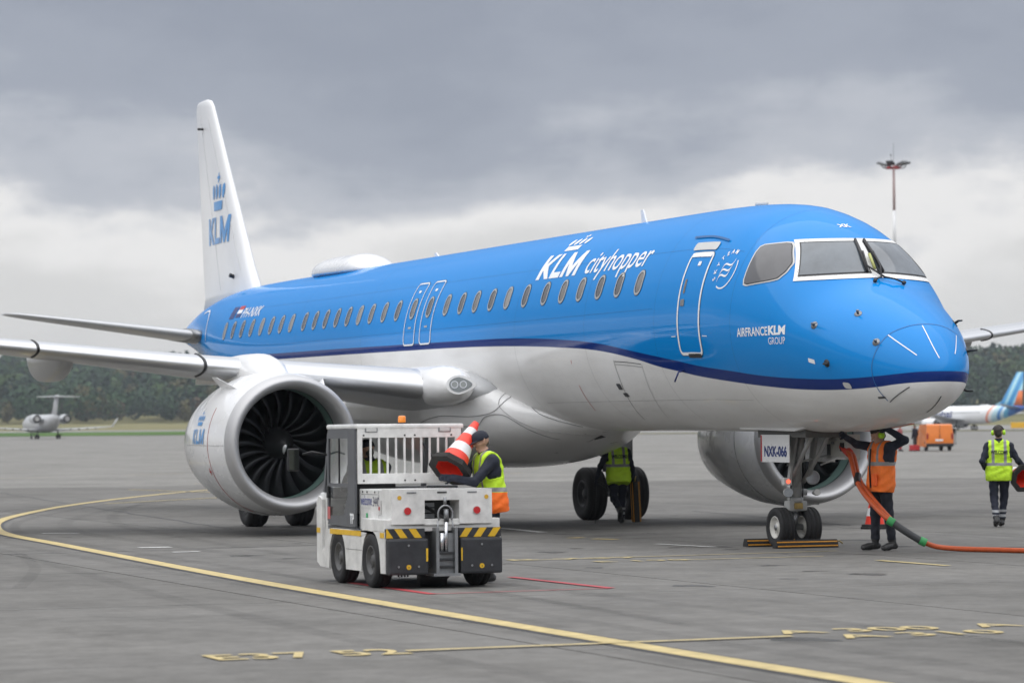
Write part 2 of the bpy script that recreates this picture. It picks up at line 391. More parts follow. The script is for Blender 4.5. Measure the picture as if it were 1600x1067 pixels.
stroke([(3.45, -3.4), (3.4, -1.2)], .08, .008, M_lineold, 'stop_line', '', marks)
stroke([(-2.22, -1.25), (-.49, -1.04)], .13, .008, M_linew, 'guide_mark', '', marks)
stroke([(5.0, -1.2), (6.9, -1.22)], .13, .008, M_lineold, 'guide_mark', '', marks)
stroke([(-11.4, -.42), (-8.5, -.67)], .18, .008, M_linew, 'guide_mark', '', marks)
stroke([(-5.3, -8.5), (-5.3, -8.0)], .3, .008, M_linew, 'guide_mark', '', marks)
stroke([(-3.2, -8.5), (-3.2, -8.1)], .2, .008, M_linew, 'guide_mark', '', marks)
stroke([(-13.5, -8.3), (-13.2, -7.7)], .2, .008, M_linew, 'guide_mark', '', marks)
stroke([(-4.9, -1.2), (-4.4, -.98)], .18, .008, M_line, 'guide_mark', '', marks)
stroke([(-5.5, -1.35), (-5.6, -1.1)], .22, .008, M_line, 'guide_mark', '', marks)
for pts in ([(-36, 1.4), (-42, 3.2), (-50, 6.4)], [(-44, 9), (-50, 5.2), (-60, 4.2)], [(-38, -1.6), (-45, 4)], [(-93, 11.8), (-95, 15)], [(-115, 11.4), (-114, 12.2)], [(-88, 4), (-90, 8)], [(-70, 9), (-74, 16)], [(-80, 22), (-84, 28)]):
    stroke([(a, b) for a, b in pts], .18, .008 + zg(*pts[0]), M_lineold, 'guide_mark', '', marks)
redl = [(7.0, -9.03), (10.1, -9.03), (9.95, -6.95), (6.9, -6.98), (7.0, -9.03)]
for a, b, wd in ((0, 1, .11), (1, 2, .05), (2, 3, .11)): stroke([redl[a], redl[b]], wd, .006 + .0015 * a, M_liner, 'red_box_line', '', marks)
def gtext(body, x, y, size, fit, m=None):
    flat_text('stand_code', body, size, m or M_line, basis((x, y, .009), (0, 1, 0), (-1, 0, 0)), marks, fit=fit, bold=.012 * size)
gtext('E37 52', 18.42, -13.55, .80, 1.52)
gtext('A 300', 17.72, -8.6, .62, 1.5); gtext('A 310', 18.42, -8.38, .62, 1.5); gtext('A 321', 17.7, -6.75, .62, 1.4)
gtext('B 737', 2.5, -5.3, .5, 1.9, M_lineold); gtext('E 190', 3.6, -4.5, .5, 1.3, M_lineold)
# cracks with bitumen repair
for pts in ([(-57.6, -.6), (-40, -2.3), (-25, -3.7), (-13.9, -4.7)], [(-3.9, -10.9), (-4.2, -8.6), (-4.85, -6), (-5.4, -3), (-5.9, -1.5), (-7.1, 2.8), (-7.4, 6)], [(-20.6, 7.4), (-15, 6.5), (-9, 5.4)], [(-30, 2), (-24, 6), (-20, 10)]):
    P = smooth(pts, 14)
    P = [Vector((p.x + R.uniform(-.05, .05), p.y + R.uniform(-.05, .05))) for p in P]
    stroke(P, .06, .003, M_joint, 'crack_repair', '', marks)

# tyre rubber and oil left on the concrete
M_rubm = mat('rubber_mark', (.02, .02, .02), .8, alpha=.075); M_oil = mat('oil_mark', (.025, .022, .02), .45, alpha=.38)
for dx, dy, wd in ((0, .55, .22), (0, -.5, .22), (1.2, 1.4, .3), (-2, 2.6, .26), (3, -1.6, .24)):
    stroke([(p.x + dx, p.y + dy + .25 * math.sin(p.x * .13 + dx)) for p in lead[2:-20]], wd, .0025, M_rubm, 'rubber_mark', '', marks)
for k in range(7):
    x0, y0, a = R.uniform(-14, 22), R.uniform(-12, 6), R.uniform(-.25, .25); ln = R.uniform(4, 12)
    for s_ in (-.55, .55): stroke(smooth([(x0, y0 + s_), (x0 + ln * .5, y0 + s_ + a * ln * .4), (x0 + ln, y0 + s_ + a * ln)], 6), .16, .0028, M_rubm, 'rubber_mark', '', marks)
for k in range(46):
    x0, y0 = R.gauss(0, 11), R.gauss(-2.5, 5); r0 = R.uniform(.06, .38); ph = R.uniform(0, 6)
    vs = [(x0 + r0 * (1 + .35 * math.sin(2 * t + ph) + .18 * math.sin(5 * t + ph * 2)) * math.cos(t), y0 + r0 * .8 * (1 + .3 * math.sin(3 * t + ph)) * math.sin(t), .0032) for t in (2 * math.pi * q / 22 for q in range(22))]
    me = bpy.data.meshes.new('oil_stain'); me.from_pydata(vs, [], [tuple(range(22))]); me.update(); link('oil_stain', me, marks, M_oil)
# ------------------------------------------------------------ wooded hills far behind
def forest_mesh():
    rng = np.random.default_rng(5); V = []; C = []; nq = 0
    def add(n, amin, amax, rmin, rmax, quads, size, hm=1.0):
        nonlocal nq
        for _ in range(n):
            a = math.radians(rng.uniform(amin, amax)); r = rng.uniform(rmin, rmax)
            x, y = GX + r * math.cos(a), GY + r * math.sin(a); z = zg(x, y)
            h = rng.uniform(8.5, 15) * hm; w = h * rng.uniform(.28, .45); conif = rng.random() < .35
            u = rng.normal(size=(quads, 3)); u /= np.linalg.norm(u, axis=1)[:, None]; rad = rng.uniform(.6, 1, quads) ** .6
            c = u * rad[:, None]
            zz = (c[:, 2] + 1) / 2
            k = (1.15 - zz) if conif else 1.0
            # lobed crown
            lob = 1 + .25 * np.sin(3 * np.arctan2(c[:, 1], c[:, 0]) + rng.uniform(0, 6)) * (1 - abs(c[:, 2]))
            P = np.c_[x + c[:, 0] * w * k * lob, y + c[:, 1] * w * k * lob, z + h * (.12 + .88 * zz)]
            s = size * rng.uniform(.6, 1.3, quads)
            t1 = rng.normal(size=(quads, 3)); t1 /= np.linalg.norm(t1, axis=1)[:, None]
            nn = u + .5 * rng.normal(size=(quads, 3)); t2 = np.cross(nn, t1); t2 /= np.linalg.norm(t2, axis=1)[:, None]; t1 = np.cross(t2, nn); t1 /= np.linalg.norm(t1, axis=1)[:, None]
            V.append(np.stack([P - t1 * s[:, None], P + t2 * s[:, None] * .8, P + t1 * s[:, None], P - t2 * s[:, None] * .8], 1).reshape(-1, 3))
            q = rng.random()
            base = np.array([.034, .068, .032]) if q < .55 else np.array([.055, .088, .034]) if q < .72 else np.array([.085, .08, .038]) if q < .84 else np.array([.085, .062, .038]) if q < .90 else np.array([.03, .055, .032])
            if conif: base = np.array([.026, .05, .034])
            cc = base[None] * rng.uniform(.7, 1.3, (quads, 1)); C.append(np.repeat(cc, 4, 0)); nq += quads
    add(2300, 144, 180, 1170, 1640, 110, 1.25)      # the hill in view
    add(420, 144, 180, 1130, 1175, 150, .8)
    add(260, 144, 180, 1560, 1650, 120, .9, 1.0)   # taller trees along the crest
    add(500, 184, 504, 900, 1150, 40, 3.0)         # the woods that ring the airfield
    V = np.concatenate(V); C = np.concatenate(C)
    me = bpy.data.meshes.new('forest'); me.vertices.add(len(V)); me.vertices.foreach_set('co', V.ravel().astype(np.float32))
    me.loops.add(nq * 4); me.loops.foreach_set('vertex_index', np.arange(nq * 4, dtype=np.int32)); me.polygons.add(nq)
    me.polygons.foreach_set('loop_start', np.arange(0, nq * 4, 4, dtype=np.int32)); me.polygons.foreach_set('loop_total', np.full(nq, 4, np.int32))
    ca = me.color_attributes.new('leaf', 'FLOAT_COLOR', 'POINT'); ca.data.foreach_set('color', np.c_[C, np.ones(len(C))].ravel().astype(np.float32))
    me.update(); me.validate(); return me
M_leaf = bpy.data.materials.new('foliage'); M_leaf.use_nodes = True
_t = M_leaf.node_tree; _b = _t.nodes['Principled BSDF']; _a = _t.nodes.new('ShaderNodeAttribute'); _a.attribute_name = 'leaf'
_t.links.new(_a.outputs['Color'], _b.inputs['Base Color']); _b.inputs['Roughness'].default_value = .8; _b.inputs['Specular IOR Level'].default_value = .15
fo = link('forest', forest_mesh(), None, M_leaf); fo['kind'] = 'stuff'
tag(fo, 'dark green autumn forest on the hills beyond the airfield', 'forest')

# ------------------------------------------------------------ damp air over the airfield
hz_ = MB(); hz_.bx(GX - 2400, GX + 2400, GY - 2400, GY + 2400, -2, 75); hz_ = hz_.obj('haze', [], None); hz_['kind'] = 'stuff'; tag(hz_, 'thin pale haze over the airfield and hills', 'haze')
M_hz = bpy.data.materials.new('haze_air'); M_hz.use_nodes = True; M_hz.node_tree.nodes.clear()
_o = M_hz.node_tree.nodes.new('ShaderNodeOutputMaterial'); _v = M_hz.node_tree.nodes.new('ShaderNodeVolumePrincipled'); _v.inputs['Color'].default_value = (.80, .87, .95, 1); _v.inputs['Density'].default_value = HAZE; _v.inputs['Anisotropy'].default_value = .2
M_hz.node_tree.links.new(_v.outputs[0], _o.inputs['Volume']); hz_.data.materials.append(M_hz)

# ------------------------------------------------------------ the airliner (local frame: x forward, y port, z up, origin on the ground under the nose gear)
A = root('airliner', 'large blue and white regional airliner parked with chocks at its nose wheels', 'airplane', rot=(0, PITCH, 0))
# fuselage skin with livery by height along the body
def livery():
    m = bpy.data.materials.new('fuselage_paint'); m.use_nodes = True; t = m.node_tree; b = t.nodes['Principled BSDF']; K = t.links.new
    def n(ty, **k):
        q = t.nodes.new(ty)
        for a, c in k.items(): setattr(q, a, c)
        return q
    tc = n('ShaderNodeTexCoord'); sp = n('ShaderNodeSeparateXYZ'); K(tc.outputs['Object'], sp.inputs[0])
    mx = n('ShaderNodeMapRange'); K(sp.outputs['X'], mx.inputs[0]); mx.inputs[1].default_value = -36; mx.inputs[2].default_value = 5
    def edge(pts):
        f = n('ShaderNodeFloatCurve'); cm = f.mapping; c = cm.curves[0]; cm.use_clip = False
        P = [((x + 36) / 41, (z - 1.5) / 4) for x, z in sorted(pts)]
        c.points[0].location = (0, P[0][1]); c.points[1].location = (1, P[-1][1])
        for p in P[1:-1]: c.points.new(*p)
        cm.update(); K(mx.outputs[0], f.inputs['Value'])
        q = n('ShaderNodeMath', operation='MULTIPLY_ADD'); K(f.outputs[0], q.inputs[0]); q.inputs[1].default_value = 4; q.inputs[2].default_value = 1.5
        s = n('ShaderNodeMath', operation='SUBTRACT'); K(sp.outputs['Z'], s.inputs[0]); K(q.outputs[0], s.inputs[1])
        r = n('ShaderNodeMapRange'); K(s.outputs[0], r.inputs[0]); r.inputs[1].default_value = -.004; r.inputs[2].default_value = .004; return r.outputs[0]
    top = edge([(5, 2.485), (4.57, 2.479), (4.32, 2.455), (3.99, 2.426), (3.38, 2.40), (2.61, 2.416), (1.74, 2.464), (.76, 2.555), (-.3, 2.65), (-.9, 2.725), (-1.6, 2.806), (-2.5, 2.911), (-4.18, 3.094), (-5.57, 3.177), (-6.84, 3.23), (-8.6, 3.272), (-10.3, 3.285), (-13.9, 3.305), (-19, 3.33), (-36, 3.36)])
    bot = edge([(5, 2.355), (4.55, 2.34), (4.29, 2.319), (3.93, 2.28), (3.28, 2.255), (2.48, 2.27), (1.59, 2.325), (.59, 2.407), (-.5, 2.51), (-.92, 2.565), (-1.72, 2.665), (-2.56, 2.80), (-4.23, 2.98), (-5.6, 3.049), (-6.87, 3.098), (-8.63, 3.143), (-10.3, 3.167), (-13.9, 3.186), (-19, 3.204), (-36, 3.22)])
    def nz(scale, detail, sc=(1, 1, 1)):
        mp = n('ShaderNodeMapping'); mp.inputs['Scale'].default_value = sc; K(tc.outputs['Object'], mp.inputs[0])
        q = n('ShaderNodeTexNoise'); q.inputs['Scale'].default_value = scale; q.inputs['Detail'].default_value = detail; q.inputs['Roughness'].default_value = .6; K(mp.outputs[0], q.inputs['Vector']); return q.outputs['Fac']
    r1 = n('ShaderNodeValToRGB'); K(nz(1.1, 6, (.35, 1, 1)), r1.inputs[0])       # faint grime running aft on the white belly
    r1.color_ramp.elements[0].position = .3; r1.color_ramp.elements[1].position = .65; r1.color_ramp.elements[0].color = (.72, .715, .70, 1); r1.color_ramp.elements[1].color = (.86, .86, .855, 1)
    m1 = n('ShaderNodeMix', data_type='RGBA'); K(bot, m1.inputs['Factor']); K(r1.outputs[0], m1.inputs['A']); m1.inputs['B'].default_value = (.007, .03, .18, 1)
    m2 = n('ShaderNodeMix', data_type='RGBA'); K(top, m2.inputs['Factor']); K(m1.outputs['Result'], m2.inputs['A']); m2.inputs['B'].default_value = (.006, .222, .61, 1)
    K(m2.outputs['Result'], b.inputs['Base Color'])
    rr = n('ShaderNodeMapRange'); K(nz(.9, 5), rr.inputs[0]); rr.inputs[3].default_value = .16; rr.inputs[4].default_value = .34; K(rr.outputs[0], b.inputs['Roughness'])
    b.inputs['Specular IOR Level'].default_value = 0.0; b.inputs['Coat Weight'].default_value = .55; b.inputs['Coat Roughness'].default_value = .05
    bp = n('ShaderNodeBump'); bp.inputs['Strength'].default_value = .07; bp.inputs['Distance'].default_value = .03; K(nz(1.1, 2, (1.4, 1, 1)), bp.inputs['Height'])   # slight waviness of the skin
    K(bp.outputs[0], b.inputs['Coat Normal']); return m
M_fus = livery()
xs = [NOSE_X - .0005] + [NOSE_X - s for s in (.004, .012, .025, .04, .06, .09, .13, .18, .24, .31, .4, .5, .62, .75, .9, 1.05, 1.2, 1.35, 1.5, 1.65, 1.8, 1.94, 2.05, 2.15, 2.25, 2.35, 2.49, 2.6, 2.7, 2.82, 3, 3.2, 3.4, 3.7, 4, 4.3, 4.7, 5.2, 5.8, 6.5, 7.2, 8)] + [-4 - .8 * k for k in range(1, 40)]
NR = 120
fus = MB().loft([[fpt(x, 2 * math.pi * k / NR) for k in range(NR)] for x in xs]).obj('fuselage', M_fus, A, True)

def arc_th(x, th, v):
    """angle reached after walking arc length v up the section at station x from th"""
    n = max(2, int(abs(v) / .04)); dv = v / n
    for _ in range(n):
        zt, zb, w, zm = sect(x); b = (zt - zm) if math.sin(th) >= 0 else (zm - zb)
        th += dv / max(.05, math.hypot(w * math.sin(th), b * math.cos(th)))
    return th
def on_skin(x, th, off):
    p = Vector(fpt(x, th)); return p + Vector(fnrm(x, th)) * off
def wrap(me, x0, th0, off, du=.25, dv=.08, z0=None):
    """lay a flat mesh (u forward, v up) on the skin"""
    bm = bmesh.new(); bm.from_mesh(me)
    for ax, st in ((0, du), (1, dv)):
        if not bm.verts: break
        lo = min(v.co[ax] for v in bm.verts); hi = max(v.co[ax] for v in bm.verts)
        k = lo + st
        while k < hi - 1e-4:
            no = (1, 0, 0) if ax == 0 else (0, 1, 0); co = (k, 0, 0) if ax == 0 else (0, k, 0)
            bmesh.ops.bisect_plane(bm, geom=bm.verts[:] + bm.edges[:] + bm.faces[:], plane_co=co, plane_no=no); k += st
    for v in bm.verts:
        x = x0 + v.co.x; v.co = on_skin(x, arc_th(x, th0 if z0 is None else th_at(x, z0), v.co.y), off + v.co.z)
    bm.to_mesh(me); bm.free(); me.update(); return me
def poly_mesh(polys):
    me = bpy.data.meshes.new('p'); vs = []; fs = []
    for p in polys:
        n = len(vs); vs += [(a, b, 0) for a, b in p]; fs.append(tuple(range(n, n + len(p))))
    me.from_pydata(vs, [], fs); me.update(); return me
def ring_mesh(outer, inner):
    n = len(outer); me = bpy.data.meshes.new('r')
    me.from_pydata([(a, b, 0) for a, b in outer] + [(a, b, 0) for a, b in inner], [], [(k, (k + 1) % n, n + (k + 1) % n, n + k) for k in range(n)]); me.update(); return me
def skin_text(name, body, x, z, size, m, fit=None, parent=fus, off=.006, **k):
    me = text_mesh(body, size, **k)
    if fit:
        q = [v.co.x for v in me.vertices]; f = fit / (max(q) - min(q)); a = min(q)
        for v in me.vertices: v.co.x = (v.co.x - a) * f
    return link(name, wrap(me, x, 0, off, z0=z), A, m)
def th_at(x, z):
    zt, zb, w, zm = sect(x); b = (zt - zm) if z > zm else (zm - zb)
    return math.asin(max(-1, min(1, (z - zm) / b)))
def ribbon(name, pts, wd, m, off=.004, n=6, parent=A):
    """thin strip along (x, th) points on the skin"""
    P = smooth([(a, b) for a, b in pts], n); Q = [on_skin(p.x, p.y, off) for p in P]; vs = []
    for i, q in enumerate(Q):
        t = (Q[min(i + 1, len(Q) - 1)] - Q[max(i - 1, 0)]).normalized(); s = t.cross(Vector(fnrm(P[i].x, P[i].y))) * wd / 2
        vs += [q + s, q - s]
    me = bpy.data.meshes.new(name); me.from_pydata([tuple(v) for v in vs], [], [(2 * i, 2 * i + 1, 2 * i + 3, 2 * i + 2) for i in range(len(Q) - 1)]); me.update()
    return link(name, me, parent, m)
# cabin windows: light rim, recessed dark pane
M_pane = mat('cabin_pane', (.16, .145, .13), .12, coat=.6, var=.25, vscale=6)
M_rim = mat('window_rim', (.50, .50, .48), .35, .4)
PANES = [M_pane, mat('cabin_pane_dark', (.075, .07, .068), .1, coat=.6), mat('cabin_blind', (.27, .255, .235), .3, coat=.5)]
RW = random.Random(3)
WX = [-2.41, -3.22, -4.01, -4.82, -5.60, -6.40, -7.31, -8.17, -8.97, -9.77, -10.53, -11.33, -12.29, -13.22, -14.14, -14.96, -15.77, -16.53, -17.28, -18.03, -18.79, -19.55, -20.31, -21.28, -22.05, -22.82, -23.6, -24.4, -25.2, -26.0, -26.8]
for x in WX:
    th = th_at(x, 3.957); o = rrect(.275, .40, .13, 6); i = rrect(.215, .335, .10, 6)
    f = link('window', wrap(ring_mesh(o, i), x, th, .010, .5, .06), A, M_rim)
    link('window_pane', wrap(poly_mesh([i]), x, th, .003, .5, .06), f, PANES[RW.choice((0, 0, 0, 1, 1, 2))])
    link('window_gap', wrap(ring_mesh(rrect(.297, .422, .14, 6), rrect(.268, .393, .128, 6)), x, th, .006, .5, .06), f, M_seam)
# forward service door, overwing exits
def door(name, x, z0, z1, w, r, t, lean, pm=None):
    zc = (z0 + z1) / 2; th = th_at(x, zc)
    n = 40; h = 0.0
    for k in range(n):
        a, b = z0 + (z1 - z0) * k / n, z0 + (z1 - z0) * (k + 1) / n
        pa, pb = fpt(x, th_at(x, a)), fpt(x, th_at(x, b)); h += math.hypot(pa[1] - pb[1], pa[2] - pb[2])
    o = rrect(w, h, r, 5); i = rrect(w - 2 * t, h - 2 * t, max(.02, r - t), 5)
    q = lambda P: [(a + b * lean, b) for a, b in P]
    f = link(name, wrap(ring_mesh(q(o), q(i)), x, th, .007, .4, .06), A, M_wht2)
    g = link('door_gap', wrap(ring_mesh(q(rrect(w + .02, h + .02, r, 5)), q(rrect(w + .002, h + .002, r, 5))), x, th, .005, .4, .06), f, M_seam)
    return f, h, th
d1, dh, dth = door('service_door', -.36, 2.83, 4.33, .80, .10, .045, .0)
link('door_lintel', wrap(poly_mesh([rrect(.84, .14, .05, 4)]), -.40, th_at(-.4, 4.40), .012, .3, .05), d1, M_lt)
link('door_header', wrap(poly_mesh([rrect(.70, .07, .02, 3)]), -.38, th_at(-.38, 4.27), .010, .3, .05), d1, M_wht2)
link('door_step', wrap(poly_mesh([rrect(.45, .06, .02, 3)]), -.25, th_at(-.25, 2.80), .014, .3, .05), d1, M_darkm)
link('door_window', wrap(poly_mesh([rrect(.07, .22, .03, 4)]), -.60, th_at(-.6, 3.82), .006, .3, .05), d1, M_pane)
link('door_handle', wrap(poly_mesh([rrect(.14, .10, .02, 3)]), -.60, th_at(-.6, 3.58), .008, .3, .05), d1, M_steel)
link('door_placard', wrap(poly_mesh([rrect(.10, .07, .01, 2)]), -.33, th_at(-.33, 4.14), .006, .3, .05), d1, M_wht2)
for s in (-1, 1): link('door_mark', wrap(poly_mesh([rrect(.16, .012, .005, 2)]), -.36 + s * .55, th_at(-.36, 3.09), .005, .3, .05), d1, M_wht2)
for x in (-13.22, -12.29):
    e, eh, eth = door('overwing_exit', x, 3.30, 4.46, .64, .10, .028, .0)
    link('exit_placard', wrap(poly_mesh([rrect(.16, .035, .01, 2)]), x, th_at(x, 3.60), .006, .3, .05), e, M_rim)
    link('exit_placard', wrap(poly_mesh([rrect(.12, .05, .01, 2)]), x, th_at(x, 4.27), .006, .3, .05), e, M_wht2)
# lettering on the starboard side
def block_letter(ch, x, w, h):
    t = w * .27
    if ch == 'K': return [[(x, 0), (x + t, 0), (x + t, h), (x, h)], [(x + t, h * .36), (x + w * .70, 0), (x + w, 0), (x + w * .52, h * .52), (x + w, h), (x + w * .68, h), (x + t, h * .60)]]
    if ch == 'L': return [[(x, 0), (x + w, 0), (x + w, h * .22), (x + t, h * .22), (x + t, h), (x, h)]]
    t = w * .2
    return [[(x, 0), (x + t, 0), (x + t, h), (x, h)], [(x + w - t, 0), (x + w, 0), (x + w, h), (x + w - t, h)], [(x + t, h), (x + t, h * .52), (x + w * .42, 0), (x + w * .58, 0), (x + w - t, h * .52), (x + w - t, h), (x + w * .5, h * .40)]]
def klm(h, W):
    return block_letter('K', 0, W * .31, h) + block_letter('L', W * .34, W * .24, h) + block_letter('M', W * .61, W * .39, h)
def crown_polys(w, h):
    P = [[(0, 0), (w, 0), (w, h * .24), (0, h * .24)]]
    for k in range(4):
        cx = w * (-.06 + .3733 * k)
        P.append([(cx + w * .115 * math.cos(a), h * .50 + h * .20 * math.sin(a)) for a in (2 * math.pi * i / 14 for i in range(14))])
    P.append([(w * .46, h * .74), (w * .54, h * .74), (w * .54, h), (w * .46, h)]); P.append([(w * .36, h * .84), (w * .459, h * .84), (w * .459, h * .91), (w * .36, h * .91)]); P.append([(w * .541, h * .84), (w * .64, h * .84), (w * .64, h * .91), (w * .541, h * .91)])
    return P
link('airline_logo', wrap(poly_mesh(klm(.50, 1.78)), -7.13, th_at(-7, 4.205), .006), A, M_wht2)
link('crown_emblem', wrap(poly_mesh(crown_polys(.62, .46)), -6.66, th_at(-6.6, 4.665), .006), A, M_wht2)
skin_text('airline_name', 'cityhopper', -4.98, 4.215, .60, M_wht2, fit=2.62, bold=.003, shear=.12)
skin_text('group_lettering', 'AIRFRANCE', 1.22, 3.03, .17, M_wht2, fit=.80, bold=.003)
skin_text('group_lettering', 'KLM', 2.04, 3.035, .17, M_wht2, fit=.38, bold=.008)
skin_text('group_lettering', 'GROUP', 2.03, 2.90, .14, M_wht2, fit=.39)
_me = text_mesh('XK', .13, bold=.004); _me.transform(Matrix.Translation((-.1, 0, 0)))
for v in _me.vertices:      # read from the front, across the crown
    v.co = on_skin(1.84 - v.co.y, math.pi / 2 + v.co.x / sect(1.84)[2] - .02, .006)
link('registration_letters', _me, A, M_wht2)
skin_text('registration_letters', 'PH-NXK', -25.75, 4.22, .36, M_wht2, fit=1.55, bold=.004, shear=.1)
for k, m in enumerate((M_navy, M_wht2, M_red)): link('flag', wrap(poly_mesh([[(0, 0), (.42, 0), (.42, .1), (0, .1)]]), -26.3, 0, .006, z0=4.24 + .088 * k), A, m)
link('flag', wrap(poly_mesh([[(0, 0), (.42, 0), (.42, .32), (0, .32)]]), -26.85, 0, .006, z0=4.22), A, M_navy)
# alliance roundel
c0 = (.62, 4.03)
def arcpoly(r, a0, a1, t, n=24):
    A0 = [math.radians(a0 + (a1 - a0) * k / n) for k in range(n + 1)]
    return [[(r * math.cos(A0[k]), r * math.sin(A0[k])), ((r - t) * math.cos(A0[k]), (r - t) * math.sin(A0[k])), ((r - t) * math.cos(A0[k + 1]), (r - t) * math.sin(A0[k + 1])), (r * math.cos(A0[k + 1]), r * math.sin(A0[k + 1]))] for k in range(n)]
link('roundel_arc', wrap(poly_mesh(arcpoly(.29, -120, 30, .022)), .62, 0, .006, 9, 9, z0=4.0), A, M_wht2)
for dy in (-.085, 0, .085):
    P = [(-.17 + .34 * k / 14, .052 * math.sin(k / 14 * 6.3)) for k in range(15)]; ca, sa = math.cos(.5), math.sin(.5)
    P = [(x * ca - y * sa + dy * .25, x * sa + y * ca + dy) for x, y in P]
    link('roundel_ribbon', wrap(poly_mesh([[(P[k][0], P[k][1] - .014), (P[k + 1][0], P[k + 1][1] - .014), (P[k + 1][0], P[k + 1][1] + .014), (P[k][0], P[k][1] + .014)] for k in range(14)]), .62, 0, .006, 9, 9, z0=4.0), A, M_wht2)
for k, ch in enumerate('SKYTEAM'):
    a = math.radians(205 - 22 * k); me = text_mesh(ch, .10, bold=.003, align='CENTER'); me.transform(Matrix.Translation((.27 * math.cos(a), .27 * math.sin(a), 0)) @ Matrix.Rotation(a - math.pi / 2, 4, 'Z'))
    link('roundel_letter', wrap(me, .62, 0, .006, 9, 9, z0=4.0), A, M_wht2)
# flight deck glazing: white riveted frame, panes, wipers
def skin_yz(y, z, off):
    """skin point of the nose at a given y and z"""
    a, b = -1.0, NOSE_X - .001
    for _ in range(30):
        m = (a + b) / 2; zt, zb, w_, zm = sect(m); q = (zt - zm) if z > zm else (zm - zb)
        if (y / w_) ** 2 + ((z - zm) / q) ** 2 < 1: a = m
        else: b = m
    zt, zb, w_, zm = sect(a); q = (zt - zm) if z > zm else (zm - zb); th = math.atan2((z - zm) / q, -y / w_); return on_skin(a, th, off)
def patch(name, quad, m, off, n=14, par=A):
    """patch of skin between four (y, z) corners"""
    a, b, c, d = [Vector(p) for p in quad]; vs = []
    for i in range(n + 1):
        for j in range(n + 1):
            s, t = i / n, j / n; p = a * (1 - s) * (1 - t) + b * s * (1 - t) + c * s * t + d * (1 - s) * t
            vs.append(tuple(skin_yz(p.x, p.y, off)))
    me = bpy.data.meshes.new(name); me.from_pydata(vs, [], [(i * (n + 1) + j, (i + 1) * (n + 1) + j, (i + 1) * (n + 1) + j + 1, i * (n + 1) + j + 1) for i in range(n) for j in range(n)]); me.update()
    o = link(name, me, par, m, True); return o
M_ws = mat('windscreen_glass', (.10, .12, .14), .06, coat=.5, spec=.6, var=.3, vscale=2.4)
M_frm = bpy.data.materials.new('riveted_frame'); M_frm.use_nodes = True
_t = M_frm.node_tree; _v = _t.nodes.new('ShaderNodeTexVoronoi'); _v.inputs['Scale'].default_value = 28; _r = _t.nodes.new('ShaderNodeValToRGB'); _c = _t.nodes.new('ShaderNodeTexCoord')
_t.links.new(_c.outputs['Object'], _v.inputs['Vector']); _t.links.new(_v.outputs['Distance'], _r.inputs[0]); _r.color_ramp.elements[0].position = .16; _r.color_ramp.elements[1].position = .22
_r.color_ramp.elements[0].color = (.42, .42, .42, 1); _r.color_ramp.elements[1].color = (.76, .76, .75, 1); _t.links.new(_r.outputs[0], _t.nodes['Principled BSDF'].inputs['Base Color'])
H2 = math.pi / 2
for sg in (0, 1):
    mir = (lambda q: q) if sg == 0 else (lambda q: [(-y, z) for y, z in q])
    fr = patch('windscreen_frame', mir([(-.775, 4.372), (.0, 4.378), (.0, 3.80), (-1.06, 3.762)]), M_frm, .010 + sg * .0005)
    patch('pane_seal', mir([(-.752, 4.325), (-.040, 4.335), (-.050, 3.862), (-.995, 3.822)]), M_black, .014, par=fr)
    patch('windscreen_pane', mir([(-.745, 4.308), (-.060, 4.318), (-.072, 3.882), (-.975, 3.842)]), M_ws, .018, par=fr)
    P5 = [(1.195, 4.315), (1.755, 4.335), (2.06, 4.03), (2.06, 3.90), (1.99, 3.81), (1.86, 3.79), (1.25, 3.745)]
    def side(name, sc, m, off, par):
        cx, cy = 1.68, 4.05; Q = [(cx + (x - cx) * sc, cy + (t - cy) * sc) for x, t in P5]
        vs = []; fs = []; n = 8; m_ = len(Q); per = []
        for k in range(m_):
            for j in range(6): per.append((Q[k][0] + (Q[(k + 1) % m_][0] - Q[k][0]) * j / 6, Q[k][1] + (Q[(k + 1) % m_][1] - Q[k][1]) * j / 6))
        # round the corners
        for _ in range(1): per = [((per[k - 1][0] + 2 * per[k][0] + per[(k + 1) % len(per)][0]) / 4, (per[k - 1][1] + 2 * per[k][1] + per[(k + 1) % len(per)][1]) / 4) for k in range(len(per))]
        pn = len(per)
        for i in range(n + 1):
            for p in per:
                s = 1 - i / n; x, t = cx + (p[0] - cx) * s, cy + (p[1] - cy) * s
                th = th_at(x, t); vs.append(tuple(on_skin(x, th if sg == 0 else math.pi - th, off)))
        for i in range(n):
            for k in range(pn): fs.append((i * pn + k, i * pn + (k + 1) % pn, (i + 1) * pn + (k + 1) % pn, (i + 1) * pn + k))
        me = bpy.data.meshes.new(name); me.from_pydata(vs, [], fs); me.update(); return link(name, me, par, m, True)
    sf = side('side_window_frame', 1.06, M_lt, .008, A); side('pane_seal', .99, M_black, .012, sf); side('side_window_pane', .96, mat('side_glass', (.085, .085, .09), .08, coat=.2, spec=.5, var=.2, vscale=2), .016, sf)
for sg in (-1, 1):
    wp = MB(); a = on_skin(2.80, H2 + sg * .02 + .03, .05); b = on_skin(2.58, H2 - sg * .08, .06); c = on_skin(2.20, H2 - sg * .045, .05)
    wp.tube([a, b, (b + c) / 2 + Vector((.02, 0, .02))], .014, 8); wp.tube([on_skin(2.64, H2 - sg * .10, .035), on_skin(2.42, H2 - sg * .075, .045), on_skin(2.17, H2 - sg * .05, .035)], .022, 8)
    e = on_skin(2.86, H2 - .10 + (.38 if sg > 0 else 0), .03); wp.tube([a, (a + e) / 2 + Vector((.03, 0, .01)), e], .012, 8); wp.tube([e - Vector((0, 0, .015)), e + Vector((.03, 0, .01))], .028, 8)
    wp.obj('wiper', M_black, A, True)
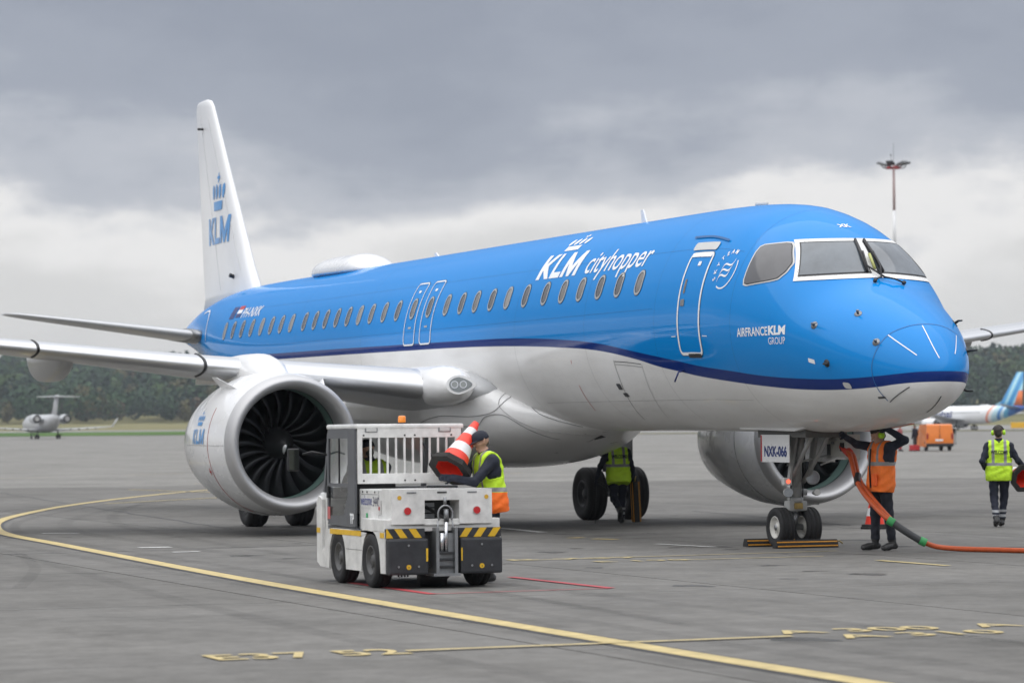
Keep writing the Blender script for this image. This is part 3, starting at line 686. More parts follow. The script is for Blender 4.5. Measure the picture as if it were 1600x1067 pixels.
wb = MB(); wb.tube([on_skin(2.62, H2 + .0, .05), on_skin(2.42, H2 + .01, .06)], .022, 8); wb.obj('wiper_linkage', mat('primer_yellow_green', (.40, .42, .14), .5), A, True)
# radome seam, diverter strips, seams
ribbon('radome_seam', [(3.99, .114 - .9), (3.965, -.46), (3.96, -.1), (3.99, .25), (4.03, .70), (4.10, 1.1), (4.14, H2), (4.10, math.pi - 1.1), (4.03, math.pi - .7), (3.99, math.pi - .25)], .012, mat('seam_blue', (.02, .12, .33), .5), n=10)
for a, b, m in (((4.034, .724), (4.467, .634), M_wht2), ((4.169, 1.44), (4.607, 1.271), M_wht2), ((4.1, 2.35), (4.525, 2.23), M_wht2), ((4.40, -.508), (4.0, -.826), M_seam), ((4.524, -1.565), (4.119, -1.565), M_seam)):
    ribbon('lightning_strip', [a, ((a[0] + b[0]) / 2, (a[1] + b[1]) / 2), b], .014, m, .006)
ribbon('rain_gutter', [(-1.07, th_at(-1.07, 4.56)), (-.4, th_at(-.4, 4.535)), (.26, th_at(.26, 4.44))], .035, mat('gutter_blue', (.01, .10, .28), .5), .02)
ribbon('red_guide_line', [(-5.26, -.564), (-5.32, -.72), (-5.42, -.911)], .016, M_red, .004)
ribbon('red_guide_line', [(-5.17, -.292), (-5.19, -.33)], .016, M_red, .004)
M_seaml = mat('seam_light', (.36, .36, .36), .5)
ribbon('cargo_door_seam', [(-3.40, -.316), (-3.44, -.5), (-3.6, -.75), (-3.9, -1.086)], .012, M_seam)
ribbon('cargo_door_seam', [(-2.34, -.374), (-2.4, -.5), (-2.6, -.78), (-2.86, -1.05)], .010, M_seaml)
ribbon('cargo_door_seam', [(-3.38, -.33), (-2.9, -.345), (-2.36, -.372)], .012, M_seam)
ribbon('cargo_door_seam', [(-3.38, -.36), (-2.9, -.375), (-2.36, -.40)], .012, M_seaml)
link('cargo_door_latch', wrap(poly_mesh([rrect(.16, .11, .02, 2)]), -3.62, -.60, .006), A, M_seam); link('cargo_door_latch', wrap(poly_mesh([rrect(.18, .08, .02, 2)]), -3.56, -.70, .006), A, M_seam)
# skin joints: faint lap lines round and along the body
M_lap = mat('lap_joint', (.02, .03, .05), .5, alpha=.30)
for x in (1.02, -1.62, -4.45, -7.62, -16.18, -20.78, -24.75): ribbon('skin_joint', [(x, -1.25), (x, -.8), (x, -.4), (x, 0), (x, .5), (x, 1.0), (x, 1.6)], .010, M_lap, .003, n=6)
for a, b_, t in ((.9, -27.5, .66), (-1.7, -27.5, .13), (.9, -7.2, -.78)): ribbon('skin_joint', [(a + (b_ - a) * k / 24, t) for k in range(25)], .008, M_lap, .0035, n=3)
# probes, vanes, drains, lamps
def probe(x, th, ln, m=M_steel, r=.016):
    p = on_skin(x, th, -.01); n = Vector(fnrm(x, th)); q = p + n * .07
    b = MB(); b.tube([p, q, q + Vector((ln, 0, 0))], [r * 1.3, r, r * .7], 8); b.tube([p, p + n * .016], r * 3.4, 14); return b.obj('air_data_probe', m, A, True)
probe(3.45, .816, .05); probe(2.95, .313, .14); probe(3.95, .48, .06); probe(3.23, -.179, .12, M_darkm); probe(3.45, math.pi - .6, .1, M_darkm); probe(4.0, math.pi - .3, .16, M_darkm); probe(3.9, math.pi + .5, .16, M_darkm)
link('static_plate', wrap(poly_mesh([rrect(.13, .06, .01, 2)]), 2.93, -.212, .005), A, M_wht2); link('ice_lamp', wrap(poly_mesh([rrect(.13, .09, .03, 3)]), 3.49, -.459, .008), A, M_lt); link('vent_plate', wrap(poly_mesh([rrect(.12, .035, .01, 2)]), 3.94, -.69, .006), A, M_seam)
b = MB(); p = on_skin(-.86, -.456, 0); b.tube([p, p + Vector((.02, -.10, -.02)), p + Vector((-.05, -.13, -.16))], .014, 8); b.obj('drain_mast', M_navy, A, True)
for x, hh, ln in ((-5.5, .24, .20), (-15.9, .10, .25)): 
    b = MB(); z = 5.06; b.prism([(x + ln * .5, z), (x - ln * .5, z), (x - ln * .75, z + hh), (x - ln * .25, z + hh)], 'Y', -.012, .012); b.obj('blade_antenna', M_white, A)
b = MB(); b.tube([(-1.0, 0, 5.04), (-1.0, 0, 5.10)], .10, 16); b.obj('beacon_base', M_lt, A, True)
# satcom radome
rings = []
for k in range(15):
    t = k / 14; x = -19.25 - 4.3 * t; hgt = .36 * (1 - abs(2 * (t - .55)) ** 2.6) ** .5 if 0 < t < 1 else 0.01
    if t < .3: hgt = .36 * math.sin(t / .3 * H2) ** 1.2 + .005
    wd = .55 * math.sqrt(max(.002, 1 - (2 * t - 1) ** 4))
    rings.append([(x, wd * math.cos(a), 5.02 + hgt * max(0, math.sin(a)) + (.05 * t) + min(0, math.sin(a)) * .1) for a in (2 * math.pi * j / 24 for j in range(24))])
sat = MB().loft(rings).obj('satellite_radome', M_white, A, True)

# ---- wings
def foil(n=14, t=.12, camber=.012):
    up = []; lo = []
    for k in range(n + 1):
        c = (1 - math.cos(math.pi * k / n)) / 2; y = 5 * t * (.2969 * math.sqrt(c) - .126 * c - .3516 * c * c + .2843 * c ** 3 - .1036 * c ** 4); yc = camber * 4 * c * (1 - c)
        up.append((c, yc + y)); lo.append((c, yc - y))
    return up[::-1] + lo[1:-1]
WING = [(1.0, -8.9, 2.30, 6.9, .13, 3), (2.3, -9.62, 2.45, 5.9, .122, 2.5), (4.0, -10.52, 2.655, 4.9, .112, 2), (6.0, -11.58, 2.895, 3.9, .102, 1.5), (9.0, -13.17, 3.255, 3.15, .092, .5), (13, -15.3, 3.735, 2.25, .09, -.5), (16.3, -17.05, 4.15, 1.5, .10, -1), (17.4, -18.2, 4.32, .75, .09, -1.5), (17.6, -18.75, 4.35, .2, .08, -1.5)]
def wsec(y):
    q = [float(np.interp(y, [s[0] for s in WING], [s[i] for s in WING])) for i in range(1, 6)]; return q
def wpt(y, c, zc, side, grow=0.0):
    lx, lz, ch, th, tw = wsec(y); t = math.radians(tw)
    x, z = c * ch, zc * ch
    return (lx - x * math.cos(t) + z * math.sin(t) * 0, side * y, lz + z - x * math.sin(t) * .5)
M_wing = mat('wing_grey_paint', (.50, .51, .52), .32, coat=.3, var=.08, vscale=1.2, rvar=.08)
M_slat = mat('slat_polished_metal', (.62, .63, .645), .38, .9)
for side, nm in ((-1, 'starboard wing'), (1, 'port wing')):
    ys = [1.0, 1.6, 2.3, 3, 4, 5, 6, 7.5, 9, 11, 13, 15, 16.3, 16.9, 17.4, 17.6]
    wg = MB().loft([[wpt(y, c, z, side) for c, z in foil(14, wsec(y)[3])] for y in ys]).obj('wing', M_wing, A, True); wg['label'] = nm
    for a, b_ in ((2.42, 5.80), (5.86, 8.46), (8.52, 11.4), (11.46, 14.2), (14.26, 16.4)):
        rr = []
        for k in range(7):
            y = a + (b_ - a) * k / 6; F = foil(22, wsec(y)[3]); up = [(c, z) for c, z in F if c < .16]
            ordered = F[:23][::-1] ; lo = F[23:]
            U = [(c, z) for c, z in ordered if c <= .15][::-1]; Lw = [(c, z) for c, z in lo[0:] if c <= .075]
            sec = U + sorted(Lw, key=lambda q: q[0])
            sec = [(c, z) for c, z in sec]; cx, cz = .10, 0.0
            out_ = [(cx + (c - cx) * 1.0 - (.006 if c < .01 else .003 * (1 - c / .16)), z * 1.0 + (.0025 if z > 0 else -.0025)) for c, z in sec]
            rr.append([wpt(y, c, z, side) for c, z in out_])
        sl = MB().loft(rr, cap=False, closed=False).obj('slat', M_slat, wg, True)
    for y in (5.83, 8.49, 11.43, 14.23):
        b = MB(); F = [q for q in foil(22, wsec(y)[3]) if q[0] < .22]; pts = [wpt(y, c - .006 * (1 - c / .22), z * 1.04, side) for c, z in F]; b.tube(pts, .022, 6); b.obj('slat_gap', M_black, wg, True)
    # flap track fairings
    for y, sz in ((7.85, .86), (11.2, .75), (4.0, .85)):
        lx, lz, ch, th, tw = wsec(y); rg = []
        for k in range(17):
            t = k / 16; s = max(.03, math.sin(math.pi * t) ** .5 if t < .5 else math.sin(math.pi * t) ** .75); x = lx - ch * .22 - (ch * 1.0) * t; top = lz + .05 - .02 * t; bot = lz - .56 * sz * s
            ring = []
            for q in range(24):
                a = 2 * math.pi * q / 24; cc, ss = math.cos(a), math.sin(a); hw = .29 * sz * (.25 + .75 * s)
                ring.append((x, side * y + hw * math.copysign(abs(cc) ** .42, cc), (top if ss >= 0 else top - (top - bot) * abs(ss) ** .75) + .02 * max(0, ss)))
            rg.append(ring)
        MB().loft(rg).obj('flap_track_fairing', M_wing, wg, True)
# ---- belly fairing with landing lights
rg = []
for k in range(31):
    t = k / 30; x = -6.2 - 13.3 * t
    s = math.sin(math.pi * t) ** .42 if 0 < t < 1 else .02
    fw = min(1, t / .36); fw = fw * fw * (3 - 2 * fw)
    wd = .30 + 1.77 * fw ** .8 * (1 if t < .62 else max(0, 1 - ((t - .62) / .38) ** 2) ** .5); bz = 1.76 - .74 * math.sin(min(1, t / .42) * H2) ** 1.5 * (1 if t < .6 else math.cos((t - .6) / .4 * H2)) ; tz = 1.80 + 1.22 * fw * (1 if t < .62 else max(0, 1 - ((t - .62) / .38) ** 2) ** .5)
    mz = (bz + tz) / 2 + .12
    rg.append([(x, -wd * math.copysign(abs(math.cos(a)) ** .82, math.cos(a)), mz + ((tz - mz) if math.sin(a) > 0 else (mz - bz)) * math.copysign(abs(math.sin(a)) ** .9, math.sin(a))) for a in (2 * math.pi * j / 72 for j in range(72))])
M_fair = mat('fairing_paint', (.80, .80, .795), .30, coat=.4, var=.10, vscale=1.3, rvar=.08)
bf = MB().loft(rg).obj('belly_fairing', M_fair, A, True)
def fair_hit(x, z, side=-1):
    t = (-6.2 - x) / 13.3; k = max(0, min(29, int(t * 30))); f = t * 30 - k
    P = [Vector(rg[k][j]).lerp(Vector(rg[k + 1][j]), f) for j in range(72)]
    P = sorted((p for p in P if p.y * side >= -1e-6), key=lambda p: p.z)
    for a, b in zip(P, P[1:]):
        if a.z <= z <= b.z: return a.lerp(b, (z - a.z) / max(1e-6, b.z - a.z))
    return P[0] if z < P[0].z else P[-1]
def fair_line(name, pts, wd=.011, m=mat('fairing_seam_tone', (.17, .17, .175), .6)):
    Q = [fair_hit(p.x, p.y) + Vector((0.004, -.012, 0)) for p in smooth(pts, 6)]
    b = MB(); b.tube(Q, wd / 2, 5, cap=False); return b.obj(name, m, bf, True)
fair_line('fairing_seam', [(-12.0, 2.98), (-10.2, 2.88), (-9.3, 2.62), (-8.5, 2.28), (-7.8, 1.95), (-7.1, 1.76)])
fair_line('fairing_seam', [(-9.6, 2.86), (-8.95, 2.66), (-8.7, 2.3), (-8.8, 2.05), (-9.3, 1.95), (-10.2, 1.96), (-11, 1.85)])
fair_line('fairing_seam', [(-10.6, 1.72), (-9.8, 1.78), (-9.3, 1.78), (-9.0, 1.95), (-8.6, 1.96), (-8.2, 1.7), (-7.9, 1.42), (-7.5, 1.28)])
fair_line('fairing_seam', [(-8.9, 2.42), (-8.7, 2.1), (-8.1, 1.75), (-7.4, 1.6)], .010, M_seaml)
for side in (-1, 1):
    # wing-root fillet carrying the landing lights
    rf = []
    for k in range(13):
        t = k / 12; x = -8.75 - 3.2 * t; s = math.sqrt(max(.0, 1 - (1 - min(1, t / .30)) ** 2)) if t < .3 else 1
        rf.append([(x, side * (2.02 + .42 * s * math.cos(a)), 2.44 + .42 * s * math.sin(a) * (.9 if math.sin(a) > 0 else .75) + .02) for a in (2 * math.pi * j / 28 for j in range(28))])
    ro = MB().loft(rf).obj('wing_root_fillet', M_fair, bf, True)
    lp = MB(); lens = [(.17 * math.cos(a) * (1 + .35 * (math.cos(a) > 0)), .13 * math.sin(a) * (1 - .35 * max(0, math.cos(a)))) for a in (2 * math.pi * j / 24 for j in range(24))]
    c = Vector((-8.83, side * 2.06, 2.49)); nrm = Vector((.90, side * .42, .10)).normalized(); ux = Vector((0, 0, 1)).cross(nrm).normalized(); uy = nrm.cross(ux)
    def disc(sc, off, m, nm, par, P=lens, du=0.0, dv=0.0):
        b = MB(); b.loft([[c + ux * (du - side * 0 + u * sc) + uy * (dv + v * sc) + nrm * (off - .05) for u, v in P], [c + ux * (du + u * sc) + uy * (dv + v * sc) + nrm * off for u, v in P]]); return b.obj(nm, m, par, False)
    lr = disc(1.30, .05, M_fair, 'light_bezel', ro); disc(1.0, .058, mat('lamp_lens', (.22, .24, .24), .08, coat=1, spec=.8), 'lamp_lens', ro)
    rd = [(math.cos(2 * math.pi * j / 20), math.sin(2 * math.pi * j / 20)) for j in range(20)]
    for du in (-.075, .075): disc(.066, .064, M_chrome, 'landing_lamp', ro, rd, du); disc(.05, .067, mat('lamp_glass', (.30, .32, .31), .1, coat=1), 'lamp_glass', ro, rd, du)
# naca scoop on the belly
b = MB(); q = fair_hit(-7.6, 1.33) + Vector((.01, -.01, 0)); b.loft([[q + Vector((.35, 0, .0)), q + Vector((-.15, -.03, .10)), q + Vector((-.15, -.0, -.05))], [q + Vector((.35, -.006, .0)), q + Vector((-.15, -.036, .10)), q + Vector((-.15, -.006, -.05))]]); b.obj('air_scoop', M_black, bf)

# ---- engines
def build_engine(side):
    c = Vector((-9.12, side * 4.9, 1.51)); E = bpy.data.objects.new('engine', None); COL.objects.link(E); E.parent = A; E.location = c
    E.rotation_euler = (0, 0, math.radians(-1.5 * side))
    E['label'] = 'starboard engine with dark fan' if side < 0 else 'port engine behind the nose gear'
    P = [(-.26, 1.168), (-.45, 1.195), (-.8, 1.228), (-1.3, 1.24), (-1.9, 1.215), (-2.5, 1.14), (-3.1, 1.03), (-3.45, .955), (-3.45, .94), (-3.0, .93), (-2.4, .95)]
    nac = MB().lathe(P, n=96).obj('nacelle', M_white, E, True)
    lipp = [(-.55, .935), (-.35, .925), (-.2, .935), (-.1, .96), (-.035, 1.0), (0, 1.045), (-.012, 1.085), (-.06, 1.118), (-.14, 1.145), (-.262, 1.1685)]
    MB().lathe(lipp, n=96).obj('inlet_lip', M_lip, E, True)
    MB().lathe([(-.548, .934), (-.75, .935), (-.95, .935), (-1.3, .935)], n=72).obj('inlet_duct', mat('duct_lining', (.045, .06, .056), .4, .1, var=.2, vscale=6), E, True)
    MB().lathe([(-.60, .931), (-.92, .931)], n=72).obj('rub_strip', mat('abradable_strip', (.17, .27, .24), .45), E, True)
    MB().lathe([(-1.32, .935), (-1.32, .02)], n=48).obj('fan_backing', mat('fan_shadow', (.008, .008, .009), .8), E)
    MB().lathe([(-.52, .004), (-.55, .05), (-.62, .11), (-.74, .19), (-.88, .255), (-1.05, .30), (-1.3, .30)], n=40).obj('spinner', mat('spinner_black', (.012, .012, .013), .35), E, True)
    b = MB(); pts = []
    for k in range(9):
        t = k / 8; r = .03 + .16 * t; a = -1.75 + t * .35; pts.append((-.52 - .21 * t, r * math.cos(a), r * math.sin(a)))
    b.tube([Vector(p) + Vector((.012, 0, 0)) for p in pts], [.030 * math.sin(math.pi * min(1, .25 + .75 * k / 8)) ** 1.2 + .002 for k in range(9)], 8); b.obj('spinner_spiral', M_wht2, E, True)
    # wide-chord fan blades
    vs = []; nrow = 9; ncol = 4
    bl = MB(); F = []; B = []
    for i in range(nrow):
        t = i / (nrow - 1); r = .24 + (.925 - .24) * t; tw = math.radians(28 + 34 * t); chd = .26 + .13 * math.sin(t * 2.4); lean = .26 * math.sin(t * math.pi * .9) + .16 * t * t
        for j in range(ncol):
            s = j / (ncol - 1) - .5; thick = .014 * (1 - (2 * s) ** 2) + .002
            xx = -.98 + (-s) * chd * math.cos(tw) * 1.0; yy = s * chd * math.sin(tw) + lean * .55 + .04 * (s * s); 
            F.append((xx + thick, yy, r)); B.append((xx - thick, yy, r))
    n = len(F); fs = []
    for i in range(nrow - 1):
        for j in range(ncol - 1):
            a = i * ncol + j; fs += [(a, a + 1, a + ncol + 1, a + ncol), (n + a, n + a + ncol, n + a + ncol + 1, n + a + 1)]
        for j in (0, ncol - 1):
            a = i * ncol + j; fs.append((a, a + ncol, n + a + ncol, n + a))
    bl.add(F + B, fs); bme = bl.mesh('fan_blade'); bme.materials.append(mat('fan_blade_metal', (.020, .021, .023), .32, .8))
    for p in bme.polygons: p.use_smooth = True
    for k in range(20):
        o = link('fan_blade', bme, E, M_darkm); o.rotation_euler = (2 * math.pi * k / 20 * 1.0 + .1, 0, 0)
    # core nozzle and plug
    MB().lathe([(-2.4, .60), (-3.2, .62), (-3.9, .50), (-4.25, .42), (-4.25, .40), (-3.9, .40)], n=48).obj('core_nozzle', M_steel, E, True)
    MB().lathe([(-3.8, .34), (-4.3, .26), (-4.75, .02)], n=32).obj('exhaust_plug', M_steel, E, True)
    MB().lathe([(-2.42, .95), (-2.42, .6)], n=48).obj('bypass_duct', M_darkm, E)
    # strakes, seams, drain marks
    for a, ln in ((math.radians(50), .95), (math.radians(130), .95)):
        b = MB(); d = Vector((0, math.cos(a), math.sin(a))); 
        b.loft([[Vector((-.72, 0, 0)) + d * 1.21, Vector((-.72 - ln, 0, 0)) + d * 1.22, Vector((-.72 - ln, 0, 0)) + d * 1.50, Vector((-.72 - ln * .75, 0, 0)) + d * 1.49], [Vector((-.72, .012, 0)) + d * 1.21, Vector((-.72 - ln, .012, 0)) + d * 1.22, Vector((-.72 - ln, .012, 0)) + d * 1.50, Vector((-.72 - ln * .75, .012, 0)) + d * 1.49]]); b.obj('strake', M_white, E)
    def nr(x): return float(np.interp(-x, [-p[0] for p in P[:8]], [p[1] for p in P[:8]]))
    for a0, a1, x in ((150, 250, -1.02), (290, 390, -1.02)):
        b = MB(); b.tube([Vector((x, (nr(x) + .002) * math.cos(math.radians(a)), (nr(x) + .002) * math.sin(math.radians(a)))) for a in range(a0, a1 + 1, 5)], .006, 5, cap=False); b.obj('cowl_seam', mat('cowl_seam_red', (.30, .06, .06), .5) if a0 == 150 and side < 0 or a0 == 290 and side > 0 else M_seam, E, True)
    b = MB(); b.tube([Vector((x, (nr(x) + .001) * math.cos(math.radians(181 if side < 0 else -1)), (nr(x) + .001) * math.sin(math.radians(181)))) for x in [-.28 - .2 * k for k in range(15)]], .005, 5, cap=False); b.obj('cowl_seam', M_seaml, E, True)
    for q in range(6):
        a = math.radians(262 if side < 0 else 278); x = -.5 - .42 * q; b = MB(); b.box((x, (nr(x) + .002) * math.cos(a), (nr(x) + .002) * math.sin(a)), (.12, .03, .012), .003); b.obj('cowl_latch', M_steel, E)
    # logo wrapped on the outboard cowl
    def cowl(polys, x0, a0, m, nm):
        me = poly_mesh(polys); bm = bmesh.new(); bm.from_mesh(me); bmesh.ops.triangulate(bm, faces=bm.faces[:]); bmesh.ops.subdivide_edges(bm, edges=bm.edges[:], cuts=2, use_grid_fill=True)
        for v in bm.verts:
            u, q = v.co.x, v.co.y; x = x0 + u; a = a0 - (q / 1.23); r = nr(x) + .008; v.co = Vector((x, r * math.cos(a), r * math.sin(a)))
        bm.to_mesh(me); bm.free(); me.update(); link(nm, me, E, m)
    M_lb = mat('logo_light_blue', (.06, .28, .62), .35, coat=.4)
    if side < 0:
        cowl(klm(.26, .80), -2.05, math.radians(180), M_lb, 'airline_logo'); cowl(crown_polys(.30, .26), -1.80, math.radians(180 - 15), M_lb, 'crown_emblem')
        cowl([[(0, 0), (.10, 0), (.10, .03), (0, .03)], [(.03, -.05), (.06, -.05), (.06, .08), (.03, .08)]], -1.18, math.radians(203), M_red, 'hoist_mark')
    # pylon
    rgp = []
    for k in range(13):
        t = k / 12; x = -.62 - 4.4 * t; top = 1.15 + .42 * math.sin(min(1, t / .30) * H2); top = top if t < .5 else top - .15 * (t - .5); wd = .36 * math.sin(min(1, .12 + t / .25) * H2) if t < .25 else .36 * (1 - .45 * (t - .25)); 
        rgp.append([(x, side * .06 * t + wd * math.cos(a), 1.06 + (top - 1.06) * max(0, math.sin(a)) ** .7 if math.sin(a) > 0 else 1.06) for a in (2 * math.pi * j / 20 for j in range(20))])
    MB().loft(rgp).obj('pylon', M_fair, E, True)
    return E
for sd_ in (-1, 1): build_engine(sd_)

# ---- tail
def surf_loft(secs, name, m, par, n=12, vert=False):
    rr = []
    for (s, lx, z, ch, t) in secs:
        rr.append([((lx - c * ch, zc * ch, z) if vert else (lx - c * ch, s, z + zc * ch)) for c, zc in foil(n, t, 0)])
    return MB().loft(rr).obj(name, m, par, True)
M_fin = mat('fin_white_paint', (.78, .785, .79), .3, coat=.4, var=.05, vscale=.9, streak=(1, 1, .2))
fin = surf_loft([(0, -28.0, 4.55, 6.0, .07), (0, -28.75, 5.0, 5.0, .10), (0, -29.35, 5.6, 4.55, .10), (0, -31.3, 7.9, 2.95, .095), (0, -32.85, 9.72, 1.72, .09), (0, -33.05, 9.86, 1.45, .085), (0, -33.4, 9.93, .95, .05)], 'fin', M_fin, A, 14, True)
def fin_y(x, z):
    lx = float(np.interp(z, [5.0, 5.6, 7.9, 9.72], [-28.75, -29.35, -31.3, -32.85])); ch = float(np.interp(z, [5.0, 5.6, 7.9, 9.72], [5.0, 4.55, 2.95, 1.72])); c = max(.002, min(1, (lx - x) / ch)); t = .1
    return 5 * t * (.2969 * math.sqrt(c) - .126 * c - .3516 * c * c + .2843 * c ** 3 - .1036 * c ** 4) * ch
def on_fin(polys, x0, z0, m, nm):
    me = poly_mesh(polys); bm = bmesh.new(); bm.from_mesh(me); bmesh.ops.triangulate(bm, faces=bm.faces[:]); bmesh.ops.subdivide_edges(bm, edges=bm.edges[:], cuts=2, use_grid_fill=True)
    for v in bm.verts: x, z = x0 + v.co.x, z0 + v.co.y; v.co = Vector((x, -fin_y(x, z) - .01, z))
    bm.to_mesh(me); bm.free(); link(nm, me, fin, m)
on_fin(klm(.66, 2.15), -32.9, 6.24, MATS['logo_light_blue'], 'airline_logo'); on_fin(crown_polys(.78, .92), -32.25, 7.06, MATS['logo_light_blue'], 'crown_emblem')
def fin_line(pts, nm='fin_seam', m=mat('fin_seam_tone', (.55, .55, .56), .5), r=.006):
    b = MB(); b.tube([(x, -fin_y(x, z) - .004, z) for x, z in pts], r, 5, cap=False); b.obj(nm, m, fin, True)
fin_line([(-31.5 - .27 * k, 5.1 + .5 * k) for k in range(10)]); fin_line([(-29.75 - .62 * k / 1.5, 5.5 + .5 * k * .98) for k in range(9)])
b = MB(); b.tube([(-33.6, -.06, 9.2), (-33.6, -.22, 9.2)], .03, 8); b.obj('fin_fitting', M_black, fin); b = MB(); b.tube([(-30.2, -.20, 5.35), (-30.2, -.34, 5.4)], .05, 8); b.obj('fin_fitting', M_black, fin)
for side in (-1, 1):
    tp = surf_loft([(side * .5, -29.7, 3.88, 3.7, .085), (side * 1.0, -30.0, 3.95, 3.35, .085), (side * 4.6, -32.35, 4.47, 1.65, .08), (side * 4.95, -32.62, 4.52, 1.35, .075), (side * 5.15, -33.05, 4.55, .75, .06)], 'tailplane', M_wing, A)
    b = MB(); b.loft([[(-29.9 - c * 3.5 + .02, side * 1.02, 3.95 + z * 3.55) for c, z in foil(12, .09, 0)], [(-29.95 - c * 3.45 + .02, side * 1.25, 3.985 + z * 3.5) for c, z in foil(12, .09, 0)]]); b.obj('tailplane_root', M_steel, tp, True)
ribbon('stabilizer_plate_edge', [(-29.15, .05), (-29.3, .3), (-29.6, .52), (-30.1, .66), (-30.7, .6)], .05, M_wht2, .008)

# ---- landing gear
def wheel_meshes(r, w, rim):
    h = w / 2
    ty = MB().lathe([(-h * .80, rim), (-h * .95, rim + (r - rim) * .35), (-h, r * .80), (-h * .92, r * .93), (-h * .72, r * .985), (-h * .62, r), (-h * .60, r - .005), (-h * .52, r - .005), (-h * .50, r), (-h * .13, r), (-h * .11, r - .005), (h * .11, r - .005), (h * .13, r), (h * .50, r), (h * .52, r - .005), (h * .60, r - .005), (h * .62, r), (h * .72, r * .985), (h * .92, r * .93), (h, r * .80), (h * .95, rim + (r - rim) * .35), (h * .80, rim)], 'Y', n=56).mesh('tyre')
    rm = MB(); rm.lathe([(-h * .80, rim), (-h * .84, rim * .97), (-h * .80, rim * .90), (-h * .45, rim * .78), (-h * .40, rim * .45), (-h * .62, rim * .36), (-h * .70, rim * .16), (-h * .70, .001)], 'Y', n=40)
    rm.lathe([(h * .80, rim), (h * .84, rim * .97), (h * .80, rim * .90), (h * .45, rim * .78), (h * .40, rim * .45), (h * .62, rim * .36), (h * .70, rim * .16), (h * .70, .001)], 'Y', n=40)
    for k in range(8):
        a = 2 * math.pi * k / 8
        for s in (-1, 1): rm.tube([(rim * .62 * math.cos(a), s * h * .40, rim * .62 * math.sin(a)), (rim * .62 * math.cos(a), s * h * .48, rim * .62 * math.sin(a))], rim * .09, 8)
    rm = rm.mesh('rim')
    for me in (ty, rm):
        for p in me.polygons: p.use_smooth = True
    return ty, rm
def air_ground(x): return math.tan(PITCH) * x      # local height of the apron under station x
ng = bpy.data.objects.new('nose_gear', None); COL.objects.link(ng); ng.parent = A
M_rimw = mat('wheel_rim_white', (.55, .54, .50), .4, var=.15, vscale=12)
nty, nrm_ = wheel_meshes(.292, .235, .165); nty.materials.append(M_rubber); nrm_.materials.append(M_rimw)
for y in (-.215, .215):
    for nm, me in (('tyre', nty), ('wheel_rim', nrm_)): o = link(nm, me, ng, M_rubber); o.location = (0, y, .290)
g = MB(); g.tube([(0, -.30, .29), (0, .30, .29)], .045, 14); g.tube([(0, 0, .29), (.03, 0, .50)], .060, 16); g.obj('axle', M_steel, ng, True)
g = MB(); g.tube([(.03, 0, .48), (.08, 0, 1.0)], .055, 16); g.obj('shock_piston', M_chrome, ng, True)
g = MB(); g.tube([(.055, 0, .68), (.13, 0, 1.75)], .085, 18); g.tube([(.05, 0, .66), (.06, 0, .73)], .115, 18); g.box((.065, 0, .60), (.17, .30, .15), .02); g.tube([(.05, -.17, .80), (.07, .17, .80)], .05, 10); g.obj('strut', M_gear, ng, True)
g = MB(); g.box((.10, 0, .60), (.16, .13, .09), .01); g.obj('steering_collar', mat('collar_brass', (.34, .24, .08), .45, .5, var=.3, vscale=14), ng)
g = MB()
for s in (-1, 1): g.tube([(.12, s * .10, .95), (.62, s * .13, 1.38), (.95, s * .13, 1.68)], [.035, .032, .035], 10)
g.tube([(.14, -.04, .9), (.42, -.04, 1.72)], .05, 12); g.obj('drag_brace', M_gear, ng, True)
g = MB()
for s in (-1, 1): g.prism([(.16, .98), (.24, .98), (.50, 1.70), (.34, 1.70)], 'Y', s * .16 - .02, s * .16 + .02)
g.tube([(.2, -.2, 1.2), (.5, .32, 1.34)], .014, 8); g.obj('side_stay', M_gear, ng)
g = MB(); g.prism([(-.05, .45), (-.16, .62), (-.05, .80), (-.02, .78), (-.10, .62), (-.02, .47)], 'Y', -.05, .05); g.obj('torque_link', M_steel, ng)
g = MB()
for pts in ([(.12, .06, 1.7), (.16, .10, 1.3), (.13, .09, .9), (.06, .1, .5)], [(.14, -.07, 1.7), (.17, -.12, 1.2), (.12, -.10, .85), (.05, -.1, .45)], [(.02, .09, 1.6), (-.04, .12, 1.1), (.0, .1, .7)]): g.tube([tuple(p) for p in smooth(pts, 6)], .011, 6)
g.obj('hydraulic_hose', M_black, ng, True)
def lamp(c, r, d, glassm, nm='taxi_light'):
    b = MB(); c = Vector(c); ax = Vector((.97, -.22, .06)).normalized(); b.tube([c - ax * d, c - ax * d * .3, c], [r * .55, r * .98, r], 20); o = b.obj(nm, M_gear, ng, True)
    b = MB(); b.tube([c + ax * .002, c + ax * .012], r * .9, 20); b.obj('lamp_glass', glassm, ng); return o
M_tl = mat('taxi_lamp_glass', (.27, .29, .31), .12, coat=1, var=.2, vscale=30)
lamp((.26, .185, 1.015), .105, .13, M_tl); lamp((.24, -.20, .80), .072, .12, M_tl); lamp((.28, .245, .80), .05, .22, mat('white_lamp', (.62, .62, .6), .3))
g = MB(); g.box((.19, -.20, .96), (.10, .13, .11), .015); g.obj('light_box', M_lt, ng); g = MB(); g.tube([(.245, -.20, .96), (.252, -.20, .96)], .03, 14); g.obj('red_indicator_light', mat('red_indicator', (.7, .05, .03), .3, emit=(1, .12, .06, 1.5)), ng)
